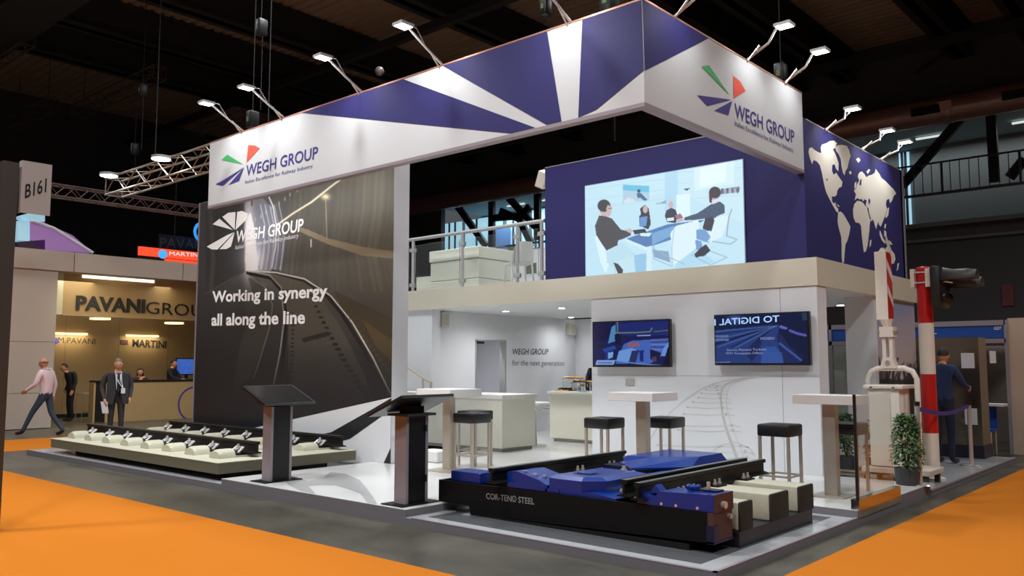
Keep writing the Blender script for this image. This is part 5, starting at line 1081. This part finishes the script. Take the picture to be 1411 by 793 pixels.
# ---------------------------------------------------------------- steel cabinet and stand at the far right
cab = thing('steel_cabinet', 'tall stainless steel cabinet with white notices and dark foot', 'cabinet', (-4.2, 15.7, ZL))
MB().box(-4.95, -3.42, 15.45, 15.97, .28, 2.04).build('cabinet_body', stainless, cab); MB().box(-4.93, -3.4, 15.43, 15.98, ZL + .006, .28).build('dark_foot', mat('navy_foot', (28, 28, 44), .5), cab)
MB().box(-4.3, -4.295, 15.44, 15.45, .28, 2.04).build('door_joint', darkgrey, cab)
for a, b in [((1324, 486), (1343, 507)), ((1329, 562), (1347, 585))]:
    A, B = P(*a, 'y', 15.44), P(*b, 'y', 15.44); MB().box(A.x, B.x, 15.435, 15.45, B.z, A.z).build('white_notice', shirt, cab)
A, B = P(1364, 483, 'x', -3.41), P(1373, 500, 'x', -3.41); MB().box(-3.42, -3.412, A.y, B.y, B.z, A.z).build('side_notice', shirt, cab)
tag(MB().bbox(-5.35, -5.0, 15.2, 15.5, ZL + .01, 2.0, .02).build('black_locker', black), 'dark cabinet behind the signal post with a small lamp on top', 'cabinet')
YS = 17.4
ns = thing('rear_stand', 'neighbouring stand at the far right with blue header board and beige panels', 'stand', (-5, YS, 0))
bluehd = mat('blue_header', (28, 74, 160), .5)
def zs_(py): return P(1330, py, 'y', YS).z
MB().box(-14, -3.42, YS, YS + .06, zs_(466), zs_(449)).build('header_board', bluehd, ns); MB().box(-14, -3.4, YS - .02, YS + .08, zs_(449), zs_(442)).box(-14, -3.4, YS - .02, YS + .08, zs_(473), zs_(467)).build('header_profile', alu, ns)
for x in (-3.42, -5.6, -6.6, -9, -12): MB().box(x, x + .06, YS - .02, YS + .06, 0, zs_(442)).build('stand_post', alu, ns)
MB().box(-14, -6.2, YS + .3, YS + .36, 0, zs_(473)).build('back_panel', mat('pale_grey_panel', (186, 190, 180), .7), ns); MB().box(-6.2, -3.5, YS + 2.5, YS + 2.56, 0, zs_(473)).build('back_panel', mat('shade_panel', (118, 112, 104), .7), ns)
MB().box(-3.36, 4, YS, YS + .08, 0, zs_(440)).build('beige_panel', mat('beige_panel', (190, 170, 150), .7), ns)
MB().box(-6.2, -3.42, YS + .1, YS + 2.4, zs_(473), zs_(471)).build('stand_ceiling', alu, ns)
arealight('rear_stand_light', (-4.8, YS + 1, 2.0), 1.2, 25, (1, .95, .88), (-4.8, YS + 1, 0))
text('IL', 'y', YS, (1283, 460), (1291, 459.5), (1283, 454), wt, ns, (0, -1, 0), bold=.02, off=.01); text('G27', 'y', YS, (1370, 454), (1380, 453.5), (1370, 450), wt, ns, (0, -1, 0), bold=.01, off=.01)
ch = thing('blue_chair', 'blue chair with pale frame beside the steel cabinet', 'chair', (-3.75, 17.0, 0))
MB().bbox(-3.98, -3.56, 16.8, 17.2, .42, .47, .01).build('seat', bluehd, ch); MB().bbox(-3.98, -3.56, 17.18, 17.22, .47, .9, .01).build('backrest', bluehd, ch)
for a in (-3.95, -3.59):
    for b in (16.83, 17.18): MB().tube([(a, b, 0), (a, b, .42)], .012, 6).build('leg', chrome, ch)
tag(MB().box(-3.78, -3.4, 16.9, 17.3, .86, .9).build('pale_shelf', shirt), 'pale shelf beside the steel cabinet', 'shelf')

# ---------------------------------------------------------------- neighbouring stand at the left
XP = -22.8
ps = thing('neighbour_stand', 'large beige neighbouring stand with oak sign board and reception', 'stand', (XP - 2, 11, 0))
zt0, zt1 = 3.97, 4.47
for y0_, y1_ in [(3.0, 5.9), (5.92, 8.83), (8.85, 11.78), (11.8, 14.7), (14.72, 17.6)]:
    MB().box(XP - .1, XP, y0_, y1_, zt0, zt1).build('fascia_panel', pavwall, ps)
MB().box(XP - 6, XP - .1, 3, 17.6, zt0 + .1, zt1 - .05).build('stand_roof', mat('stand_soffit', (150, 138, 118), .8), ps)
a, b = P(5, 589, 'z', 0), P(67, 590, 'z', 0); ya, yb = P(0, 400, 'x', XP - .05).y - .6, P(79, 400, 'x', XP - .05).y
for z0_, z1_ in [(0.02, .88), (.89, 2.15), (2.16, zt0 + .1)]: MB().box(XP - .6, XP - .05, ya, yb, z0_, z1_).build('pillar_panel', pavwall, ps)
MB().box(XP - 4.2, XP - 4.1, ya, 17.6, 0, zt0).build('back_wall', mat('oak_back_wall', (140, 116, 80), .6), ps)
XS = XP - 1.6
zsg0, zsg1 = P(180, 438, 'x', XS).z, P(180, 396, 'x', XS).z
MB().box(XS - .1, XS, P(87, 400, 'x', XS).y, 17.6, zsg0, zsg1 + .35).build('sign_board', wood, ps)
MB().box(XS - .1, XS, yb - .4, P(87, 400, 'x', XS).y, zsg0 + .02, zsg1 + .35).build('board_return', mat('lit_return', (200, 196, 170), .6), ps)
blk = mat('black_letters', (20, 18, 17), .5)
text('PAVANI', 'x', XS, (104, 426), (199, 430.5), (105, 407), blk, ps, (1, 0, 0), bold=.03, off=.01, depth=.04, label='bold black raised letters'); text('GROUP', 'x', XS, (201, 431.5), (293, 437), (201, 414.5), blk, ps, (1, 0, 0), bold=-.012, off=.01, depth=.03)
for q0, q1 in [((115, 382), (209, 390)), ((72, 386), (128, 391)), ((172, 393), (252, 400)), ((222, 391), (285, 396)), ((265, 401), (300, 404))]:
    A, B = P(*q0, 'z', zt0 + .02), P(*q1, 'z', zt0 + .02); x = min(XP - .3, (A.x + B.x) / 2)
    MB().box(x - .05, x + .05, A.y, B.y, zt0 + .02, zt0 + .1).build('light_strip', striplight, ps)
warm = mat('warm_glow_strip', (255, 230, 170), .5, emit=(255, 226, 160), es=2.2)
XBk = XP - 4.1
for px0, px1, py in [(74, 121, 459), (175, 219, 462)]:
    A, B = P(px0, py, 'x', XBk + .1), P(px1, py, 'x', XBk + .1); MB().box(XBk, XBk + .1, A.y, B.y, A.z - .02, A.z + .03).build('wall_lamp', warm, ps)
    arealight('wall_lamp_glow', (XBk + .2, (A.y + B.y) / 2, A.z - .03), B.y - A.y, 9, (1, .85, .55), (XBk, (A.y + B.y) / 2, A.z - .6), .1)
for px, py in [(138, 440), (240, 446)]:
    A = P(px, py, 'x', XP - 2.6); MB().cyl((A.x, A.y, A.z), .28, .05, 16).build('round_lamp', warm, ps)
text('M.PAVANI', 'x', XBk, (80, 472), (131, 474), (80, 464), blk, ps, (1, 0, 0), off=.01); text('MARTINI', 'x', XBk, (182, 477), (229, 479.5), (182, 467), blk, ps, (1, 0, 0), bold=.03, off=.01)
MB().cyl((XBk, P(76, 470, 'x', XBk).y, P(76, 469, 'x', XBk).z), .1, .02, 14, 'x').build('round_emblem', blu, ps); MB().box(XBk, XBk + .02, P(166, 470, 'x', XBk).y, P(176, 470, 'x', XBk).y, P(170, 474, 'x', XBk).z, P(170, 468, 'x', XBk).z).build('small_emblem', primer, ps)
for i in range(7): y = ya + .5 + i * 1.6; MB().box(XBk, XBk + .006, y, y + .01, .1, 3.9).build('panel_joint', mat('oak_joint', (120, 98, 66), .8), ps)
MB().box(XBk, XBk + .06, ya, 17, 0, .12).build('dark_skirting', black, ps)
arealight('stand_light', (XP - 1.6, 9.5, zt0 - .1), 1.0, K_NEIGH * 6, (1, .9, .7), (XP - 1.9, 9.5, 0), 6)
arealight('stand_light', (XP - .8, 12, zt0 - .1), .5, K_NEIGH * 3, (1, .9, .7), (XP - .9, 12, 0), 8)
arealight('sign_light', (XP - .75, 10.5, zt0 - .02), .25, K_NEIGH * 1.6, (1, .88, .66), (XS, 10.5, zsg0 + .3), 5)
# reception desk
ds = thing('reception_desk', 'oak veneer reception desk with a black top in the neighbouring stand', 'desk', (XC, 12, 0))
yd0, yd1 = P(146, 540, 'x', XC).y, 17.0; zd = P(200, 523, 'x', XC).z
MB().box(XC - .3, XC, yd0, yd1, 0, zd - .05).build('desk_body', wood, ds); MB().box(XC - .34, XC + .03, yd0 - .32, yd1, zd - .05, zd).build('desk_top', black, ds); MB().box(XC - .3, XC - .03, yd0 - .28, yd0, .03, zd - .05).build('dark_end', black, ds); MB().box(XC - .3, XC - .0, yd0 - .33, yd0 - .28, 0, zd - .05).build('end_trim', wood, ds)
cc = P(268, 556, 'x', XC + .005); n_ = 28; rr = .5
MB().ribbon([(XC + .006, cc.y + rr * math.cos(2 * math.pi * k / n_), cc.z + rr * math.sin(2 * math.pi * k / n_)) for k in range(n_ + 1)], .05, (1, 0, 0)).build('ring_emblem', blu, ds)
tv_ = thing('desk_monitor', 'monitor with a blue picture behind the reception desk', 'monitor', (XC - .4, 12.5, zd)); A, B = P(243, 493, 'x', XC - .9), P(268, 516, 'x', XC - .9)
MB().box(XC - .93, XC - .9, A.y, B.y + .25, B.z, A.z).build('housing', black, tv_); MB().box(XC - .9, XC - .897, A.y + .03, B.y + .22, B.z + .03, A.z - .03).build('screen', mat('monitor_blue', (60, 100, 190), .3, emit=(56, 92, 176), es=.6, noise=.6, nscale=5), tv_); MB().box(XC - .95, XC - .93, (A.y + B.y) / 2, (A.y + B.y) / 2 + .1, zd - .6, B.z).build('stand', black, tv_)
# wire chair in the stand
wc = P(118, 585, 'x', -24.9); wch = thing('wire_stool', 'slim chrome stool with low back inside the neighbouring stand', 'stool', (wc.x, wc.y, 0))
for a in (-.2, .2):
    for b in (-.2, .2): MB().tube([(a, b, 0), (a, b, .78)], .012, 6).build('leg', chrome, wch, local=True)
MB().box(-.21, .21, -.21, .21, .77, .79).build('seat', satin, wch, local=True); MB().box(-.2, .2, -.01, .01, .25, .27).build('foot_bar', chrome, wch, local=True); MB().tube([(-.2, .2, .78), (-.16, .3, 1.1), (.16, .3, 1.1), (.2, .2, .78)], .012, 6).build('backrest', chrome, wch, local=True)
# screens and signs on the roof of the neighbour
ledr = thing('led_banner', 'glowing red led screen with lettering above the neighbouring stand', 'screen', (XP - 1, 12, zt1)); XL = XP - 1.0
A, B = P(192, 339, 'x', XL), P(300, 353, 'x', XL); ledm = mat('led_red', (235, 70, 40), .4, emit=(232, 74, 44), es=1.0)
MB().box(XL - .08, XL, A.y, B.y + .6, P(192, 351, 'x', XL).z, A.z).build('screen_panel', ledm, ledr); MB().box(XL - .08, XL + .004, P(228, 360, 'x', XL).y, B.y + .6, P(230, 361, 'x', XL).z, P(230, 356, 'x', XL).z).build('screen_panel', ledm, ledr); MB().box(XL - .1, XL - .08, A.y, B.y + .6, zt1 - .05, A.z).build('screen_back', black, ledr)
MB().cyl((XL, P(224, 350, 'x', XL).y, P(224, 350, 'x', XL).z), .13, .02, 20, 'x').build('round_emblem', mat('led_blue', (60, 160, 230), .4, emit=(64, 160, 232), es=1.0), ledr)
text('MARTINI', 'x', XL, (233, 351.5), (275, 354), (233, 346), mat('led_white', (240, 220, 220), .4, emit=(240, 216, 216), es=.9), ledr, (1, 0, 0), off=.01)
hs = thing('unlit_roof_sign', 'dim hanging sign with outlined letters above the red screen', 'sign', (XP - 1, 12.5, 5.2)); MB().box(XL - 1, XL - .96, P(218, 330, 'x', XL - 1).y, P(300, 330, 'x', XL - 1).y, P(220, 345, 'x', XL - 1).z, P(220, 322, 'x', XL - 1).z).build('sign_board', black, hs)
text('PAVANI', 'x', XL - .96, (220, 341), (285, 343), (220, 327), mat('dim_letters', (66, 68, 88), .5), hs, (1, 0, 0), off=.01)
em = P(281, 320, 'x', XL - .5); MB().tube([(em.x, em.y + .3 * math.cos(k * .35), em.z + .3 * math.sin(k * .35)) for k in range(18)], .05, 6, closed=True).build('glowing_ring', mat('ring_blue', (50, 140, 220), .4, emit=(50, 140, 222), es=1.0), hs)
MB().tube([(XL - .98, 12.5, 5.2), (XL - .98, 12.5, 8)], .01, 5).build('hanger', black, hs)
# slanted purple lit roof feature
rf = thing('slanted_glass_roof', 'slanted white and violet lit roof feature above the neighbouring stand', 'roof', (XP - 1.5, 8, zt1)); XV = XP - 1.2
f = lambda pts: [P(x, y, 'x', XV) for x, y in pts]
MB().prism(f([(42, 304), (60, 306), (100, 324), (128, 348), (60, 344), (42, 330)]), (-.5, 0, 0)).build('slanted_panel', mat('violet_lit_panel', (150, 120, 160), .4, emit=(112, 70, 128), es=.7), rf)
MB().prism(f([(25, 304), (41, 304), (41, 332), (25, 331)]), (-.4, 0, 0)).prism(f([(30, 296), (62, 288), (62, 305), (42, 304)]), (-.6, 0, 0)).build('pale_panel', mat('pale_lit_panel', (160, 200, 215), .4, emit=(150, 190, 208), es=.6), rf)
MB().tube(f([(44, 304), (74, 314), (128, 348)]), .04, 6).build('white_edge', wt, rf); MB().prism(f([(25, 333), (62, 330), (62, 345), (25, 342)]), (-.3, 0, 0)).build('dark_foot', mat('magenta_dark', (60, 20, 60), .5), rf)

# ---------------------------------------------------------------- number sign on its frame at the left edge
fr = thing('numbered_frame', 'dark aluminium frame with the white stand number sign at the left edge', 'sign', tuple(P(-6, 734, 'z', 0)))
d0 = 8.0; c = P(-8, 734, 'z', 0); X9, Y9 = c.x, c.y
zf1 = 1.6 + (501 - 186) / FPX * 8.3
frm = mat('dark_aluminium', (74, 70, 66), .5, .5)
z_a = lambda py: CAM.z + (501.5 - py) / FPX * 7.55
MB().box(X9 - .12, X9 + .02, Y9 - .1, Y9 + .04, 0, z_a(195)).build('post', frm, fr)
MB().box(X9 - 1.6, X9 - .12, Y9 - .06, Y9, z_a(228), z_a(190)).box(X9 - 1.6, X9 - .12, Y9 - .06, Y9, z_a(305), z_a(298)).box(X9 - 1.6, X9 - .12, Y9 - .06, Y9, z_a(310), z_a(308)).build('cross_beam', frm, fr)
MB().box(X9 - 1.6, X9 - .12, Y9 - .03, Y9 - .02, z_a(298), z_a(228)).build('dark_infill', black, fr)
A = (16, 299); sg = mat('sign_white', (168, 166, 164), .6)
ax_ = X9 + .03; q = [P(33, 232, 'x', ax_), P(72, 217, 'x', ax_), P(66, 291, 'x', ax_), P(28, 299, 'x', ax_)]
ys_ = sorted([v.y for v in q]); zt_, zb_ = (q[0].z + q[1].z) / 2, (q[2].z + q[3].z) / 2
MB().box(ax_, ax_ + .012, ys_[0], ys_[3], zb_, zt_).box(ax_ - .07, ax_ + .012, ys_[0] - .01, ys_[0], zb_, zt_).build('number_board', sg, fr)
text('B161', 'x', ax_ + .012, (34, 273), (63.5, 264), (35, 254), black, fr, (1, 0, 0), bold=.015, off=.003)

# ---------------------------------------------------------------- trusses
trm = mat('truss_aluminium', (178, 172, 164), .35, .9); trd = mat('truss_dull', (112, 96, 90), .5, .5)
def truss(A, B, s_, m, lab, step=.5, hang=None):
    A, B = Vector(A), Vector(B); t = thing('lighting_truss', lab, 'truss', tuple(A)); d = (B - A); L_ = d.length; d.normalize(); u = d.cross(Vector((0, 0, 1))).normalized(); v = Vector((0, 0, 1)); hh = s_ / 2
    cs = [u * hh + v * hh, u * hh - v * hh, -u * hh - v * hh, -u * hh + v * hh]
    for c in cs: MB().tube([A + c, B + c], .025, 8).build('chord', m, t, smooth=True)
    n = int(L_ / step)
    for i in range(4):
        a, b = cs[i], cs[(i + 1) % 4]; q = MB()
        for k in range(n): p0, p1 = A + d * (L_ * k / n), A + d * (L_ * (k + 1) / n); q.tube([p0 + (a if k % 2 else b), p1 + (b if k % 2 else a)], .012, 5)
        q.build('lattice', m, t)
    for e in (A, B): MB().tube([e + c for c in cs], .02, 5, closed=True).build('end_frame', m, t)
    for k in (hang or []): p_ = A + d * L_ * k + v * hh; MB().tube([p_, (p_.x, p_.y, ZR - .1)], .012, 5).build('hanging_cable', mat('cable_dark', (26, 25, 25), .7), t)
    return t
yT = 8.9; A = P(157, 258, 'y', yT); B = P(282, 221, 'y', yT); zT = (A.z + B.z) / 2
truss((A.x, yT, zT), (-12.4, yT, zT), .4, trm, 'brightly lit truss running left from behind the fascia', hang=[.25, .8])
xT = XP - .2; A = P(70, 262, 'x', xT); B = P(280, 292, 'x', xT)
truss((xT, A.y - 3, (A.z + B.z) / 2), (xT, B.y + 4, (A.z + B.z) / 2), .3, trd, 'thin dull truss over the neighbouring stand', .3)
for (p0, p1, y, s_, lab) in [((105, 152), (220, 102), 13.0, .42, 'dark truss hanging in the upper left of the hall'), ((-60, 115), (38, 56), 9.0, .42, 'dark truss cut by the upper left corner'), ((20, 172), (72, 140), 12.0, .42, 'faint dark truss behind the number sign'), ((272, 178), (330, 156), 16.0, .42, 'faint truss just above the left end of the fascia')]:
    A, B = P(*p0, 'y', y), P(*p1, 'y', y); z = (A.z + B.z) / 2
    truss((A.x, y, z), (B.x, y, z), s_, mat('truss_dark', (96, 76, 68), .6, .3), lab, .5, [.1, .9])
def hoist(px, py, depth, lab):
    c = D(px, py, depth); t = thing('chain_hoist', lab, 'hoist', tuple(c)); MB().bbox(-.08, .08, -.1, .1, -.16, .16, .03).build('motor_body', black, t, local=True, smooth=True); MB().box(-.03, .03, -.105, -.1, -.05, .04).build('lime_mark', mat('lime_mark', (96, 110, 60), .5), t, local=True)
    MB().tube([(0, 0, .15), (0, 0, ZR - c.z)], .008, 5).tube([(.05, 0, -.14), (.05, 0, -1.6)], .008, 5).build('chain', mat('cable_dark', (26, 25, 25), .7), t, local=True)
hoist(197, 124, 22, 'chain hoist on the dark hanging truss'); hoist(360, 38, 16, 'chain hoist high above the fascia logo'); hoist(1076, 102, 13, 'black motor behind the right fascia arms'); hoist(186, 205, 24, 'faint chain hoist above the lit truss'); hoist(348, 165, 15.5, 'dark hoist right behind the left fascia arms'); hoist(752, 10, 15, 'dark hoist above the middle of the striped fascia'); hoist(840, 2, 9.5, 'dark hoist just above the fascia corner')
tag(MB().sphere(D(523, 98, 20), .11, n=14, m=10).build('ball_lamp', mat('dull_ball', (110, 100, 92), .3), smooth=True), 'small pale ball lamp above the striped fascia', 'lamp')

# ---------------------------------------------------------------- floodlights on arms
def arm_light(base, out, lab, up=.3, reach=.66, power=K_ARM, tgt=None, grp='arm floodlights on the fascia', lens=True, dz=-.45, col=(.98, .99, 1)):
    b = Vector(base); o = Vector(out); h = b + o * reach + Vector((0, 0, up)); t = thing('arm_floodlight', lab, 'lamp', tuple(b), group=grp)
    s_ = o.cross(Vector((0, 0, 1)))
    MB().tube([b, b + o * .3 + Vector((0, 0, up * .5)), h - o * .1], .016, 8).tube([b + s_ * .03 - Vector((0, 0, .06)), b + s_ * .03 + o * .2 + Vector((0, 0, up * .45))], .012, 6).build('arm', chrome, t, smooth=True)
    MB().tube([b + o * .3 + Vector((0, 0, up * .55)), b + o * .45 + Vector((0, 0, up * 1.15)), h - o * .06 + Vector((0, 0, .03))], .007, 6).build('cable', alu, t)
    d = (o * .75 + Vector((0, 0, -.1))).normalized(); n = Vector((0, 0, 1)); MB().prism([h - o * .1 + s_ * .085, h - o * .1 - s_ * .085, h + o * .1 - s_ * .085, h + o * .1 + s_ * .085], (0, 0, .035)).build('lamp_head', satin, t)
    MB().prism([h - o * .085 + s_ * .07 - n * .004, h - o * .085 - s_ * .07 - n * .004, h + o * .085 - s_ * .07 - n * .004, h + o * .085 + s_ * .07 - n * .004], (0, 0, .003)).build('lamp_lens', lampface, t)
    tg = tgt or (b + Vector((0, 0, dz))); spot('flood_beam', h - n * .03, tg, power, 115, 1, col, .05)
zt_ = ZB1 + .02
for i, px in enumerate([(334, 182), (390, 163), (497, 126), (608, 92), (785, 32)]):
    x = P(*px, 'y', YB).x
    arm_light((x, YB + .03, zt_), (0, -1, 0), ['leftmost arm floodlight on the long fascia, above the logo emblem', 'second arm floodlight from the left on the long fascia, above the logo lettering', 'arm floodlight above the first indigo stripe of the fascia', 'arm floodlight above the first white stripe of the fascia', 'arm floodlight above the white stripe nearest the fascia corner'][i])
for i, px in enumerate([(931, 28), (1031, 88), (1083, 118)]):
    y = P(*px, 'x', XB).y
    arm_light((XB - .03, y, zt_), (1, 0, 0), ['arm floodlight above the indigo corner of the short fascia side', 'arm floodlight above the lettering of the short fascia side', 'arm floodlight at the far end of the short fascia side'][i], reach=.5, power=K_ARM * .7)
for i, px in enumerate([(1138, 183), (1188, 209), (1214, 224)]):
    y = P(*px, 'x', XI1).y
    arm_light((XI1 - .03, y, ZI1 + .01), (1, 0, 0), ['nearest arm floodlight over the world map', 'middle arm floodlight over the world map', 'farthest arm floodlight over the world map'][i], reach=.42, up=.22, power=K_ARM * 1.0, dz=-.5)
# floodlights on the lit truss
for i, (px, py) in enumerate([(150, 242), (222, 219)]):
    c = P(px, py, 'y', yT - .5); t = thing('truss_floodlight', ['left bright floodlight on the end of the lit truss', 'right bright floodlight above the lit truss'][i], 'lamp', tuple(c))
    MB().cyl((c.x, c.y, c.z), .2, .06, 20).build('housing', satin, t); MB().cyl((c.x, c.y, c.z - .01), .19, .01, 20).build('lens', lampface, t); MB().tube([(c.x, c.y, c.z + .03), (c.x + .1, yT - .2, zT + .2)], .015, 6).build('arm', alu, t)
    spot('truss_flood_beam', (c.x, c.y, c.z - .04), (c.x + 1, c.y + .5, zT - 2), K_ARM * .6, 150, .8, (1, .95, .88), .1)
